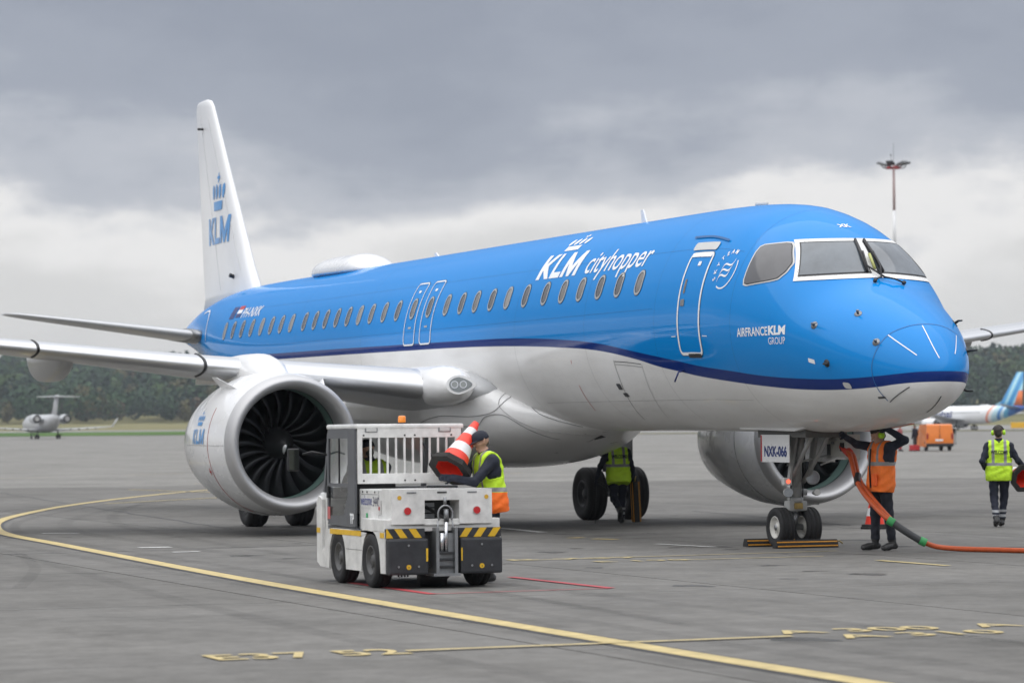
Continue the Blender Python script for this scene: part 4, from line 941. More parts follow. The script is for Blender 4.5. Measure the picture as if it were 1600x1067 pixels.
# gear doors, placard door with number
g = MB(); g.box((.15, -.36, 1.44), (.95, .02, .40), .006); nd_ = g.obj('nose_gear_door', M_white, ng)
flat_text('door_number', 'NXK-066', .20, M_navy, basis((-.20, -.373, 1.33), (1, 0, 0), (0, 0, 1)), nd_, fit=.76, bold=.008)
g = MB(); g.box((-.30, -.374, 1.44), (.035, .004, .38)); g.obj('door_stripe', M_red, nd_)
g = MB(); g.box((.15, .36, 1.44), (.95, .02, .40), .006); g.obj('nose_gear_door', M_white, ng)
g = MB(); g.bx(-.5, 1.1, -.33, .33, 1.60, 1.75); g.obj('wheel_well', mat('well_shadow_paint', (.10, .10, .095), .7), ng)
g = MB(); g.prism([(-.95, 1.72), (.9, 1.69), (1.45, 1.76), (1.45, 1.82), (-.95, 1.82)], 'Y', -.42, .42); g.obj('well_frame', M_fair, ng)
# external power panel bay (open), with boxes behind its door
pb = MB(); pb.box((.80, .42, 1.46), (.62, .22, .36), .012); pb = pb.obj('service_panel', mat('panel_grey', (.42, .42, .39), .5, var=.15, vscale=10), A)
for (x, z, w_, h_, m) in ((.55, 1.42, .10, .16, M_darkm), (.98, 1.46, .12, .12, M_black), (.68, 1.52, .08, .04, M_steel)):
    g = MB(); g.box((x, .303, z), (w_, .012, h_)); g.obj('panel_plate', m, pb)
g = MB(); g.tube([(.5, .30, 1.30), (1.1, .30, 1.295)], .018, 8); g.tube([(.5, .2, 1.2), (.9, .3, 1.31)], .012, 8); g.obj('panel_rail', M_lt, pb, True)
g = MB()
for x in (.62, .76, 1.0): g.box((x, .30, 1.66), (.06, .05, .22), .01)
g.obj('panel_hinge', M_gear, pb)
g = MB(); g.prism([(1.25, 1.68), (2.35, 1.78), (2.35, 1.795), (1.25, 1.695)], 'Y', .25, .75); g.obj('open_panel', mat('panel_red_edge', (.50, .16, .10), .5), A)
# main gear
mty, mrm = wheel_meshes(.52, .40, .27); mty.materials.append(M_rubber); mrm.materials.append(M_darkm)
MX = -15.45; zgd = air_ground(MX)
for side in (-1, 1):
    mg = bpy.data.objects.new('main_gear', None); COL.objects.link(mg); mg.parent = A; mg.location = (MX, side * 3.42, zgd)
    for y in (-.44, .44):
        for nm, me in (('tyre', mty), ('wheel_rim', mrm)): o = link(nm, me, mg, M_rubber); o.location = (0, y, .517)
    g = MB(); g.tube([(0, -.5, .52), (0, .5, .52)], .07, 14); g.tube([(0, 0, .52), (0, -side * .05, 1.3)], .075, 16); g.obj('axle', M_steel, mg, True)
    g = MB(); g.tube([(0, -side * .03, .95), (0, -side * .12, 2.6)], .13, 18); g.obj('strut', M_gear, mg, True)
    g = MB(); g.tube([(0, -side * .1, 1.25), (0, -side * 1.5, 2.0)], .055, 12); g.obj('side_stay', M_gear, mg, True)
    g = MB(); g.prism([(.10, .62), (.34, .95), (.12, 1.32), (.06, 1.28), (.26, .95), (.05, .66)], 'Y', -.06, .06); g.obj('torque_link', M_steel, mg)
    g = MB(); g.box((.02, side * .28, 1.62), (.85, .03, 1.35), .01); gd = g.obj('gear_door', mat('gear_door_grey', (.25, .255, .25), .45, var=.15, vscale=3), mg)
    g = MB(); g.tube([(.2, side * .05, 1.2), (.15, side * .12, .8), (.05, side * .2, .5)], .016, 6); g.obj('brake_hose', M_black, mg, True)

# ------------------------------------------------------------ chocks, cable, cones
M_chk = mat('chock_rubber', (.02, .019, .018), .8, var=.3, vscale=10, bump=.2)
M_chy = mat('chock_orange_stripe', (.62, .27, .02), .6, var=.2, vscale=16)
def chock(loc, rz, ln, label, rot=None, group=None):
    c = root('wheel_chock', label, 'wheel chock', loc, rz, group, rot)
    b = MB(); b.prism([(-.085, 0), (.085, 0), (.075, .055), (.035, .115), (-.035, .115), (-.075, .055)], 'Y', -ln / 2, ln / 2); b.obj('body', M_chk, c)
    for s, (u, v) in enumerate(((.086, .028), (.060, .085))):
        for sg in (-1, 1):
            b = MB(); b.box((sg * u, 0, v), (.007, ln * .98, .018), rot=Matrix.Rotation(-sg * (.2 if s == 0 else .58), 3, 'Y')); b.obj('stripe', M_chy, c)
    b = MB(); b.tube([(0, ln / 2 - .01, .06), (0, ln / 2 + .05, .09), (.02, ln / 2 + .1, .05)], .012, 6); b.obj('rope', mat('rope_tan', (.30, .22, .08), .8), c, True); return c
chock((.42, -.02, .004), 0, .98, 'black rubber wheel chock with orange stripes lying in front of the nose wheels')
chock((-.42, -.10, .004), 0, .98, 'black rubber wheel chock lying behind the nose wheels')
# ground power cable
M_cab = mat('cable_orange', (.50, .085, .018), .5, var=.15, vscale=8)
cb_ = root('ground_power_cable', 'thick orange ground power cable hanging from the nose and running over the concrete', 'cable', (3.0, 1.1, 0))
def cabp(pts, r, nm, m, par=cb_):
    b = MB(); b.tube([p - Vector((3.0, 1.1, 0)) for p in smooth(pts, 10)], r, 12); return b.obj(nm, m, par, True)
cabp([(1.02, .34, 1.42), (1.25, .30, 1.33), (1.62, .20, 1.02), (2.0, .12, .82), (2.45, .14, .56), (2.62, .24, .42)], .036, 'cable', M_cab)
cabp([(1.02, .40, 1.40), (1.28, .35, 1.31), (1.60, .26, 1.03), (2.0, .18, .84), (2.43, .20, .58), (2.62, .27, .42)], .030, 'cable', M_cab)
cabp([(2.76, .62, .15), (2.80, .82, .075), (2.90, 1.05, .045), (3.15, 1.25, .036), (3.7, 1.5, .036), (4.4, 1.8, .036), (6.5, 2.9, .036), (9, 4.2, .036)], .036, 'cable', M_cab)
cabp([(2.60, .23, .43), (2.70, .42, .28), (2.76, .64, .14)], .050, 'cable_sleeve', mat('sleeve_grey', (.05, .052, .055), .6))
for a, b_ in (((2.58, .20, .45), (2.63, .27, .40)), ((2.75, .60, .165), (2.78, .68, .125))): cabp([a, b_], .060, 'sleeve_clamp', mat('clamp_green', (.04, .30, .09), .5))
cabp([(1.58, .25, 1.06), (1.66, .20, 1.00), (1.74, .17, .94)], .05, 'cable_tape', M_black)
cabp([(.90, .36, 1.46), (1.06, .35, 1.40), (1.16, .34, 1.36)], .062, 'cable_plug', mat('plug_red', (.55, .05, .03), .5))
def cone(loc, label, rot=(0, 0, 0), hgt=.72, group=None):
    c = root('traffic_cone', label, 'traffic cone', loc, 0, group, rot)
    r0, r1 = .175, .038; rad = lambda t: r0 + (r1 - r0) * t
    z = lambda t: .05 + (hgt - .05) * t
    bands = ((0, .26, M_cone_r, 'red_band'), (.26, .46, M_cone_w, 'white_band'), (.46, .68, M_cone_r, 'red_band'), (.68, .84, M_cone_w, 'white_band'), (.84, 1, M_cone_r, 'cone_top'))
    for a, b_, m, nm in bands:
        o = MB().lathe([(z(a), rad(a)), (z(b_), rad(b_))] + ([(z(1) + .004, rad(1) * .7), (z(1) - .03, rad(1) * .65)] if b_ == 1 else []), 'Z', n=32).obj(nm, m, c, True)
    MB().lathe([(.0, .17), (.05, .168), (.3, .115), (.5, .07)], 'Z', n=32).obj('cone_lining', M_cone_r, c, True)
    oct_ = [(.262 * math.cos(math.pi / 8 + k * math.pi / 4), .262 * math.sin(math.pi / 8 + k * math.pi / 4)) for k in range(8)]
    inn = [(.170 * math.cos(math.pi / 8 + k * math.pi / 4), .170 * math.sin(math.pi / 8 + k * math.pi / 4)) for k in range(8)]
    b = MB(); sc = lambda P, f: P if f == 1 else [(x * f, y * f) for x, y in P]
    rings = [[(x, y, 0) for x, y in inn], [(x, y, 0) for x, y in oct_], [(x, y, .035) for x, y in oct_], [(x * .93, y * .93, .042) for x, y in oct_], [(x * .93, y * .93, .075) for x, y in oct_], [(x * .78, y * .78, .085) for x, y in oct_], [(x * 1.0, y * 1.0, .085) for x, y in inn]]
    b.loft(rings, cap=False); b.obj('base', M_chk, c); return c

# ------------------------------------------------------------ people: signed-distance bodies polygonised into one skin
def surface_nets(D, org, h):
    nx, ny, nz = D.shape; ins = D < 0
    c = [ins[i:nx - 1 + i, j:ny - 1 + j, k:nz - 1 + k] for i in (0, 1) for j in (0, 1) for k in (0, 1)]
    s = sum(a.astype(np.int8) for a in c); act = (s > 0) & (s < 8); idx = -np.ones(act.shape, np.int64); cells = np.argwhere(act); idx[act] = np.arange(len(cells))
    acc = np.zeros((len(cells), 3)); cnt = np.zeros(len(cells))
    I, J, K = cells.T
    for ax in range(3):
        for a in (0, 1):
            for b in (0, 1):
                o0 = [0, 0, 0]; oth = [q for q in range(3) if q != ax]; o0[oth[0]] = a; o0[oth[1]] = b; o1 = list(o0); o1[ax] = 1
                d0 = D[I + o0[0], J + o0[1], K + o0[2]]; d1 = D[I + o1[0], J + o1[1], K + o1[2]]; m = (d0 < 0) != (d1 < 0)
                t = np.where(m, d0 / np.where(m, d0 - d1, 1), 0)
                p = np.tile(np.array(o0, float), (len(cells), 1)); p[:, ax] += t
                acc[m] += p[m]; cnt[m] += 1
    V = (cells + acc / cnt[:, None]) * h + org
    Q = []
    for ax in range(3):
        sl0 = [slice(1, n - 1) for n in D.shape]; sl1 = list(sl0); sl0[ax] = slice(0, D.shape[ax] - 1); sl1[ax] = slice(1, D.shape[ax])
        a = ins[tuple(sl0)]; b = ins[tuple(sl1)]; E = np.argwhere(a != b); fl = a[tuple(E.T)]
        off = np.ones(3, int); off[ax] = 0; E = E + off; u, v = [q for q in range(3) if q != ax]
        def at(du, dv):
            P = E.copy(); P[:, u] += du; P[:, v] += dv; return idx[P[:, 0], P[:, 1], P[:, 2]]
        q = np.stack([at(-1, -1), at(0, -1), at(0, 0), at(-1, 0)], 1)
        flip = fl if ax != 1 else ~fl
        q[~flip] = q[~flip][:, ::-1]; Q.append(q)
    return V, np.concatenate(Q)
def blob(prims, h, k=.03, noise=0.0, clip=None):
    """prims: (a, b, ra, rb, label); returns vertices, quads, vertex labels"""
    A_ = np.array([p[0] for p in prims], float); B_ = np.array([p[1] for p in prims], float); rm = np.array([max(p[2], p[3]) for p in prims])
    lo = np.minimum(A_, B_).min(0) - rm.max() - .05; hi = np.maximum(A_, B_).max(0) + rm.max() + .05
    n = np.ceil((hi - lo) / h).astype(int) + 1; D = np.full(n, .5, np.float32)
    for p, a, b, r in zip(prims, A_, B_, rm):
        l0 = np.maximum(((np.minimum(a, b) - r - .06 - lo) / h).astype(int), 0); h0 = np.minimum(((np.maximum(a, b) + r + .06 - lo) / h).astype(int) + 2, n)
        g = np.stack(np.meshgrid(*[np.arange(l0[i], h0[i]) * h + lo[i] for i in range(3)], indexing='ij'), -1).astype(np.float32)
        ab = (b - a).astype(np.float32); L2 = float(ab @ ab) or 1e-9
        t = np.clip(((g - a.astype(np.float32)) @ ab) / L2, 0, 1); d = np.linalg.norm(g - a.astype(np.float32) - t[..., None] * ab, axis=-1) - (p[2] + (p[3] - p[2]) * t)
        s = tuple(slice(l0[i], h0[i]) for i in range(3)); q = D[s]; kk = p[5] if len(p) > 5 else k
        hh = np.clip(.5 + .5 * (q - d) / kk, 0, 1); D[s] = q * (1 - hh) + d * hh - kk * hh * (1 - hh)
    if clip is not None:
        g = np.stack(np.meshgrid(*[np.arange(n[i]) * h + lo[i] for i in range(3)], indexing='ij'), -1); D = np.maximum(D, clip(g)).astype(np.float32)
    V, Q = surface_nets(D, lo, h)
    if noise:
        V = V + noise * np.stack([np.sin(V[:, 2] * 41 + V[:, 1] * 23) * np.sin(V[:, 0] * 37 + V[:, 2] * 17), np.sin(V[:, 2] * 47 + V[:, 0] * 29), np.sin(V[:, 0] * 31 + V[:, 1] * 43) * .5], 1)
    best = np.full(len(V), 9.); lab = np.zeros(len(V), int)
    for p, a, b in zip(prims, A_, B_):
        ab = b - a; L2 = float(ab @ ab) or 1e-9; t = np.clip(((V - a) @ ab) / L2, 0, 1); d = np.linalg.norm(V - a - t[:, None] * ab, axis=1) - (p[2] + (p[3] - p[2]) * t)
        m = d < best; best[m] = d[m]; lab[m] = p[4]
    return V, Q, lab
def nets_mesh(name, V, Q, lab=None):
    me = bpy.data.meshes.new(name); me.vertices.add(len(V)); me.vertices.foreach_set('co', V.astype(np.float32).ravel()); n = len(Q)
    me.loops.add(n * 4); me.loops.foreach_set('vertex_index', Q.astype(np.int32).ravel()); me.polygons.add(n); me.polygons.foreach_set('loop_start', np.arange(0, n * 4, 4, dtype=np.int32)); me.polygons.foreach_set('loop_total', np.full(n, 4, np.int32))
    if lab is not None: me.polygons.foreach_set('material_index', lab[Q[:, 0]].astype(np.int32))
    me.polygons.foreach_set('use_smooth', np.ones(n, bool)); me.update(); me.validate()
    b = bmesh.new(); b.from_mesh(me); bmesh.ops.recalc_face_normals(b, faces=b.faces[:]); b.to_mesh(me); b.free(); return me
def vest_mat(name, col, col2=None, z2=None, hz=(1.09,), vy=.105, low=None):
    """hi-vis cloth with a reflective hoop and shoulder straps at fixed places of the garment"""
    m = bpy.data.materials.new(name); m.use_nodes = True; t = m.node_tree; b = t.nodes['Principled BSDF']; K = t.links.new
    tc = t.nodes.new('ShaderNodeTexCoord'); sp = t.nodes.new('ShaderNodeSeparateXYZ'); K(tc.outputs['Object'], sp.inputs[0])
    def math_(op, a, b_):
        q = t.nodes.new('ShaderNodeMath'); q.operation = op
        for i, v in enumerate((a, b_)):
            if isinstance(v, (int, float)): q.inputs[i].default_value = v
            else: K(v, q.inputs[i])
        return q.outputs[0]
    band = None
    for z in hz:
        q = math_('LESS_THAN', math_('ABSOLUTE', math_('SUBTRACT', sp.outputs['Z'], z), 0), .026); band = q if band is None else math_('MAXIMUM', band, q)
    ay = math_('ABSOLUTE', sp.outputs['Y'], 0); st = math_('MULTIPLY', math_('LESS_THAN', math_('ABSOLUTE', math_('SUBTRACT', ay, vy), 0), .025), math_('GREATER_THAN', sp.outputs['Z'], hz[0])); band = math_('MAXIMUM', band, st)
    n = t.nodes.new('ShaderNodeTexNoise'); n.inputs['Scale'].default_value = 9; n.inputs['Detail'].default_value = 4; K(tc.outputs['Object'], n.inputs['Vector'])
    r = t.nodes.new('ShaderNodeValToRGB'); K(n.outputs['Fac'], r.inputs[0]); r.color_ramp.elements[0].position = .3; r.color_ramp.elements[1].position = .7; r.color_ramp.elements[0].color = (*[c * .8 for c in col], 1); r.color_ramp.elements[1].color = (*col, 1); src = r.outputs[0]
    if low:
        q = t.nodes.new('ShaderNodeMix'); q.data_type = 'RGBA'; K(math_('LESS_THAN', sp.outputs['Z'], low[0]), q.inputs['Factor']); K(src, q.inputs['A']); q.inputs['B'].default_value = (*low[1], 1); src = q.outputs['Result']
    q = t.nodes.new('ShaderNodeMix'); q.data_type = 'RGBA'; K(band, q.inputs['Factor']); K(src, q.inputs['A']); q.inputs['B'].default_value = (.27, .275, .275, 1); K(q.outputs['Result'], b.inputs['Base Color']); b.inputs['Roughness'].default_value = .7
    bp = t.nodes.new('ShaderNodeBump'); bp.inputs['Strength'].default_value = .6; bp.inputs['Distance'].default_value = .03; n2 = t.nodes.new('ShaderNodeTexNoise'); n2.inputs['Scale'].default_value = 11; K(tc.outputs['Object'], n2.inputs['Vector']); K(n2.outputs['Fac'], bp.inputs['Height']); K(bp.outputs[0], b.inputs['Normal']); return m
V_yel = vest_mat('vest_yellow', (.60, .92, .03)); V_or = vest_mat('vest_orange', (1.0, .21, .025), hz=(1.16,)); V_mix = vest_mat('vest_yellow_over_orange', (.60, .92, .03), hz=(1.05,), low=(1.02, (.95, .17, .015)))
M_trs = bpy.data.materials.new('work_trousers'); M_trs.use_nodes = True
def trousers_setup():
    t = M_trs.node_tree; b = t.nodes['Principled BSDF']; K = t.links.new; tc = t.nodes.new('ShaderNodeTexCoord'); sp = t.nodes.new('ShaderNodeSeparateXYZ'); K(tc.outputs['Object'], sp.inputs[0])
    r = t.nodes.new('ShaderNodeValToRGB'); K(sp.outputs['Z'], r.inputs[0]); r.color_ramp.interpolation = 'CONSTANT'; e = r.color_ramp.elements
    d, l = (.011, .014, .027, 1), (.33, .34, .35, 1)
    e[0].position, e[0].color = 0, d; e[1].position, e[1].color = .17, l
    for p, c in ((.215, d), (.255, l), (.30, d)): q = e.new(p); q.color = c
    K(r.outputs[0], b.inputs['Base Color']); b.inputs['Roughness'].default_value = .85
trousers_setup()
def hand(prims, w, d, nrm, curl, lab, left):
    """palm and five fingers from wrist w along d; nrm = palm-facing normal"""
    w, d, nrm = Vector(w), Vector(d).normalized(), Vector(nrm); nrm = (nrm - d * nrm.dot(d)).normalized(); s = d.cross(nrm).normalized() * (1 if left else -1)
    for k, (u, ln, r) in enumerate(((-.030, .062, .0095), (-.010, .074, .010), (.011, .080, .010), (.031, .070, .0098))):
        kn = w + d * (.085 + .004 * k) + s * u; prims.append((tuple(w + d * .015 + s * u * .6), tuple(kn), .017, .0135, lab, .012))
        d1 = (d * math.cos(curl) + nrm * math.sin(curl)); d2 = (d * math.cos(curl * 2.1) + nrm * math.sin(curl * 2.1)); m = kn + d1 * ln * .52
        prims.append((tuple(kn), tuple(m), r, r * .95, lab, .006)); prims.append((tuple(m), tuple(m + d2 * ln * .48), r * .95, r * .8, lab, .006))
    t0 = w + d * .03 + s * .028; t1 = t0 + (d * .55 + s * .75 + nrm * .3).normalized() * .045; t2 = t1 + (d * .8 + s * .25 + nrm * .5).normalized() * .032
    prims.append((tuple(t0), tuple(t1), .015, .012, lab, .01)); prims.append((tuple(t1), tuple(t2), .0115, .0095, lab, .006))
def person(label, loc, rz, J, vest=None, sleeve=M_cloth, legs=None, hair=M_hair, glove=M_cloth, h=.0085, cap=None, muffs=None, group=None, hem=.80, boots=M_boot, hair_on=True, lean=0.0):
    """J: joint positions in the person's own frame (x ahead, y left, z up)"""
    r = root('person', label, 'person', loc, rz, group); legs = legs or M_trs; P = []
    V3 = lambda p: Vector(p)
    hip, chest, neck, head = V3(J['hip']), V3(J['chest']), V3(J['neck']), V3(J['head']); up = (chest - hip).normalized(); hd = V3(J.get('face', (1, 0, 0))).normalized(); hu = (head - neck).normalized(); hl = hu.cross(hd).normalized(); hd = hl.cross(hu).normalized()
    lat = V3(J.get('lat', (0, 1, 0)))
    # torso (1 = jacket), pelvis (2 = trousers)
    mid = hip.lerp(chest, .5)
    T = [(hip + up * .06 - lat * .085, hip + up * .06 + lat * .085, .118, .118), (mid - lat * .085, mid + lat * .085, .113, .113), (chest - lat * .10, chest + lat * .10, .125, .125), (chest + up * .09 - lat * .12, chest + up * .09 + lat * .12, .095, .095)]
    for s, a in ((1, 'l'), (-1, 'r')): T.append((neck - up * .03 + lat * s * .05, V3(J[a + 'sh']), .06, .075))
    P += [(tuple(a), tuple(b), ra, rb, 1, .06) for a, b, ra, rb in T]
    P.append((tuple(hip - lat * .07), tuple(hip + lat * .07), .115, .115, 2, .05)); P.append((tuple(neck - up * .04), tuple(neck + hu * .07), .062, .054, 0, .03))
    P.append((tuple(neck - up * .05), tuple(neck + up * .01), .075, .066, 1, .02))
    for s, a in ((1, 'l'), (-1, 'r')):
        sh, el_, wr = V3(J[a + 'sh']), V3(J[a + 'el']), V3(J[a + 'wr']); P += [(tuple(sh), tuple(el_), .068, .052, 1, .03), (tuple(el_), tuple(wr), .052, .040, 1, .02)]
        hand(P, wr, J.get(a + 'hd', wr - el_), J.get(a + 'pn', (0, -s, 0)), J.get(a + 'curl', .5), 5, s > 0)
        hp, kn, an = V3(J[a + 'hp']), V3(J[a + 'kn']), V3(J[a + 'an']); toe = V3(J[a + 'toe'])
        P += [(tuple(hp), tuple(kn), .098, .070, 2, .04), (tuple(kn), tuple(an + (kn - an).normalized() * .08), .068, .058, 2, .03), (tuple(an + (kn - an).normalized() * .10), tuple(an), .052, .050, 3, .02)]
        fd = (toe - an); fd.z = min(fd.z, fd.z); heel = an - Vector((fd.x, fd.y, 0)).normalized() * .035 + (kn - an).normalized() * -.035
        P += [(tuple(heel), tuple(an.lerp(toe, .55) + Vector((0, 0, -.01))), .046, .046, 3, .02), (tuple(an.lerp(toe, .5) + Vector((0, 0, -.012))), tuple(toe), .047, .040, 3, .02)]
    # head: skull, jaw, nose, ears, hair cap
    c = head; P += [(tuple(c - hd * .015 + hu * .02), tuple(c + hd * .012 + hu * .025), .083, .078, 0, .02), (tuple(c + hd * .02 - hu * .03), tuple(c + hd * .035 - hu * .075), .058, .040, 0, .03), (tuple(c + hd * .082 + hu * .015), tuple(c + hd * .103 - hu * .020), .010, .014, 0, .012), (tuple(c + hd * .075 - hu * .058), tuple(c + hd * .082 - hu * .058), .016, .012, 0, .015)]
    for s in (1, -1): P.append((tuple(c + hl * s * .078 - hu * .02), tuple(c + hl * s * .084 + hu * .022 - hd * .01), .012, .016, 0, .008)); P.append((tuple(c + hd * .070 + hl * s * .03 + hu * .035), tuple(c + hd * .074 + hl * s * .012 + hu * .033), .010, .010, 0, .012))
    if hair_on and not cap: P += [(tuple(c - hd * .03 + hu * .045), tuple(c + hd * .015 + hu * .058), .078, .070, 4, .01), (tuple(c - hd * .045 - hu * .03), tuple(c - hd * .04 + hu * .03), .058, .070, 4, .015)]
    if cap: P.append((tuple(c - hd * .045 - hu * .03), tuple(c - hd * .035 + hu * .01), .052, .062, 4, .015))
    V, Q, lab = blob(P, h, .03, .0045); o = link('body', nets_mesh('body', V, Q, lab), r, [M_skin, sleeve, legs, boots, hair, glove])
    for s in (1, -1):
        b = MB(); e = c + hd * .0745 + hl * s * .031 + hu * .012; b.tube([e - hd * .006, e + hd * .006], .0085, 10); b.obj('eye', M_black, r)
    if vest:
        VP = [(tuple(a), tuple(b), ra + .018, rb + .018, 0, .07) for a, b, ra, rb in T]; VP += [(tuple(hip - lat * .09 - up * .02), tuple(hip + lat * .09 - up * .02), .132, .132, 0, .07), (tuple(hip - lat * .09 - up * .10), tuple(hip + lat * .09 - up * .10), .134, .134, 0, .07)]
        sh = (V3(J['lsh']) - V3(J['rsh'])).length / 2
        ctr = (V3(J['lsh']) + V3(J['rsh'])) / 2; la, ua, nk = np.array(lat), np.array(up), np.array(neck); hp0 = np.array(hip)
        zc_ = float((np.array(chest) - hp0) @ ua)
        def clip(g):
            zz = (g - hp0) @ ua; ll = np.abs((g - np.array(ctr)) @ la); nd2 = np.linalg.norm((g - nk) - ((g - nk) @ ua)[..., None] * ua, axis=-1)
            top = np.maximum(-(zz - (hem - .95)), np.where(zz > zc_ - .06, ll - (sh - .005), -1)); return np.maximum(top, np.where(zz > (np.array(nk) - hp0) @ ua - .05, .078 - nd2, -1))
        Vv, Qv, lb = blob(VP, h, .03, .005, clip)
        # vest keeps its own upright coordinates so that its hoops stay level on the garment
        link('vest', nets_mesh('vest', Vv, Qv), r, vest)
    if cap:
        b = MB(); rg_ = []
        for k in range(8):
            t = k / 7 * H2; rr_ = .101 * math.cos(t) ** .75 + .002; zz = .020 + .104 * math.sin(t); rg_.append([c + hd * (rr_ * 1.08 * math.cos(a) - .004) + hl * rr_ * .93 * math.sin(a) + hu * zz for a in (2 * math.pi * j / 24 for j in range(24))])
        b.loft(rg_); co = b.obj('cap', cap, r, True); b = MB(); top = []; 
        rim = [c + hd * (.095 * math.cos(a)) + hl * .088 * math.sin(a) + hu * .03 for a in np.linspace(-1.15, 1.15, 13)]; tip = [c + hd * (.075 + .125 * math.cos(a * .9)) + hl * .078 * math.sin(a * .95) + hu * (.022 - .012 * math.cos(a)) for a in np.linspace(-1.15, 1.15, 13)]
        b.loft([[*rim, *tip[::-1]], [*(p + hu * .008 for p in rim), *(p + hu * .006 for p in tip[::-1])]]); b.obj('cap_peak', cap, co, True)
    if muffs:
        for s in (1, -1):
            b = MB(); e = c + hl * s * .092 + hu * .0; b.lathe([(-.018, .030), (-.012, .044), (.012, .046), (.026, .040), (.032, .022), (.033, .001)], 'Y', (0, 0, 0), 20)
            rotm = Matrix((hd, hl * s, hu)).transposed(); b.v = [tuple(e + rotm @ Vector(v)) for v in b.v]; b.obj('ear_muff', muffs, r, True)
        b = MB(); b.tube([c + hl * .10 * math.cos(a) + hu * (.01 + .118 * math.sin(a)) - hd * .01 for a in np.linspace(0, math.pi, 15)], .010, 8); b.obj('headband', M_black, r, True)
    return r, o
def stand(**k):
    J = dict(hip=(0, 0, .95), chest=(.0, 0, 1.27), neck=(0, 0, 1.49), head=(.025, 0, 1.64), lsh=(0, .185, 1.42), rsh=(0, -.185, 1.42), lel=(-.02, .25, 1.15), rel=(-.02, -.25, 1.15), lwr=(.06, .25, .92), rwr=(.06, -.25, .92), lhp=(0, .092, .90), rhp=(0, -.092, .90), lkn=(.02, .10, .50), rkn=(.02, -.10, .50), lan=(0, .105, .10), ran=(0, -.105, .10), ltoe=(.17, .13, .042), rtoe=(.17, -.13, .042))
    J.update(k); return J
MUFF = mat('muff_neon', (.45, .80, .03), .4)

# ------------------------------------------------------------ baggage tractor (drives towards -x, its tail faces the photographer)
TX, TY = 7.70, -8.49
T = root('baggage_tractor', 'small white baggage tractor with barred cab window and striped rear bumper', 'tractor', (TX, TY, 0))
class TB(MB):
    def obj(s, *a, **k):
        s.v = [(v[0] - TX, v[1] - TY, v[2]) for v in s.v]; return MB.obj(s, *a, **k)
M_tw = mat('tractor_white', (.70, .70, .685), .38, coat=.15, var=.24, vscale=5.5, rvar=.15)
M_tg = mat('tractor_grey_frame', (.10, .105, .115), .45, var=.15, vscale=6)
M_bump = mat('bumper_cast_iron', (.035, .037, .042), .5, .2, var=.3, vscale=7, bump=.1)
YL, YR = -9.16, -7.82
b = TB()                                            # dark chassis
b.bx(6.35, 8.78, -8.98, -8.0, .22, .62); b.bx(6.4, 7.7, -9.05, -7.9, .50, .60); b.obj('chassis', M_black, T)
def arch(cx, r, n=12): return [(cx + r * math.cos(math.pi - math.pi * k / n), .30 + (r * 1.02) * math.sin(math.pi - math.pi * k / n)) for k in range(n + 1)]
prof = [(6.33, .22), (6.46, .17)] + [(6.80, .16)] + arch(7.13, .31) + [(7.46, .17), (8.03, .17)] + arch(8.38, .325) + [(8.72, .17), (8.88, .17), (8.88, .62), (7.60, .62), (6.95, .62), (6.66, .60), (6.66, .40), (6.54, .36), (6.54, .94), (6.40, .98), (6.32, .90)]
for y0, y1 in ((YL, YL + .035), (YR - .035, YR)):
    b = TB(); b.prism(prof, 'Y', y0, y1); sk = b.obj('side_skirt', M_tw, T)
    yo = y0 - .003 if y0 == YL else y1 + .003
    for a, c in ((6.86, 8.05 - .02), (8.72, 8.86), (8.05, 8.05)):
        if c - a > .05:
            b = TB(); b.bx(a, c, yo - .002, yo + .002, .555, .612); b.obj('yellow_band', M_yellow, sk)
    b = TB(); b.bx(6.335, 6.46, yo - .002, yo + .002, .555, .612); b.obj('yellow_band', M_yellow, sk)
b = TB(); b.bx(6.30, 6.62, YL + .04, YR - .04, .22, 1.02, .04); b.obj('front_hood', M_tw, T)
b = TB(); b.bx(6.5, 7.75, YL + .05, YR - .05, .56, .64); b.obj('cab_floor', M_tg, T)
# rear body
b = TB(); b.bx(7.72, 8.56, YL + .08, YR - .10, .62, 1.075, .012); b.obj('rear_body', M_tw, T)
b = TB(); b.bx(8.05, 8.86, YL + .002, YR - .002, .622, .755, .008); b.obj('rear_shoulder', M_tw, T)
rec = [(-8.70, .69), (-8.30, .69), (-8.30, .96), (-8.70, .96)]; outp = [(YL + .08, .70), (YR - .10, .70), (YR - .10, 1.08), (YL + .08, 1.08)]
b = TB(); vs = [(8.88, y, z) for y, z in outp + rec] + [(8.55, y, z) for y, z in outp + rec]; q = [(k, (k + 1) % 4, 4 + (k + 1) % 4, 4 + k) for k in range(4)]
b.add(vs, q + [tuple(i + 8 for i in f[::-1]) for f in q] + [(k, 8 + k, 8 + (k + 1) % 4, (k + 1) % 4) for k in range(4)] + [(4 + k, 4 + (k + 1) % 4, 12 + (k + 1) % 4, 12 + k) for k in range(4)]); rp = b.obj('rear_panel', M_tw, T)
b = TB(); b.bx(8.558, 8.57, -8.71, -8.29, .68, .97); b.obj('recess_back', M_black, rp)
for z in (.70, .76, .82, .88): 
    b = TB(); b.bx(8.60, 8.62, -8.69, -8.50, z, z + .045); b.obj('grating', M_steel, rp)
b = TB(); b.tube([(8.6, -8.68, .93), (8.75, -8.5, .80), (8.85, -8.42, .74)], .018, 8); b.tube([(8.6, -8.66, .76), (8.8, -8.5, .70)], .014, 8); b.obj('control_cable', M_black, rp, True)
for y in (-8.90, -8.10):
    b = TB(); b.tube([(8.872, y, .845), (8.888, y, .845)], .047, 20); o = b.obj('tail_light_bezel', M_lt, rp); b = TB(); b.tube([(8.884, y, .845), (8.897, y, .845)], .040, 20); b.obj('tail_light', mat('tail_lens', (.50, .015, .02), .2, coat=.6), rp)
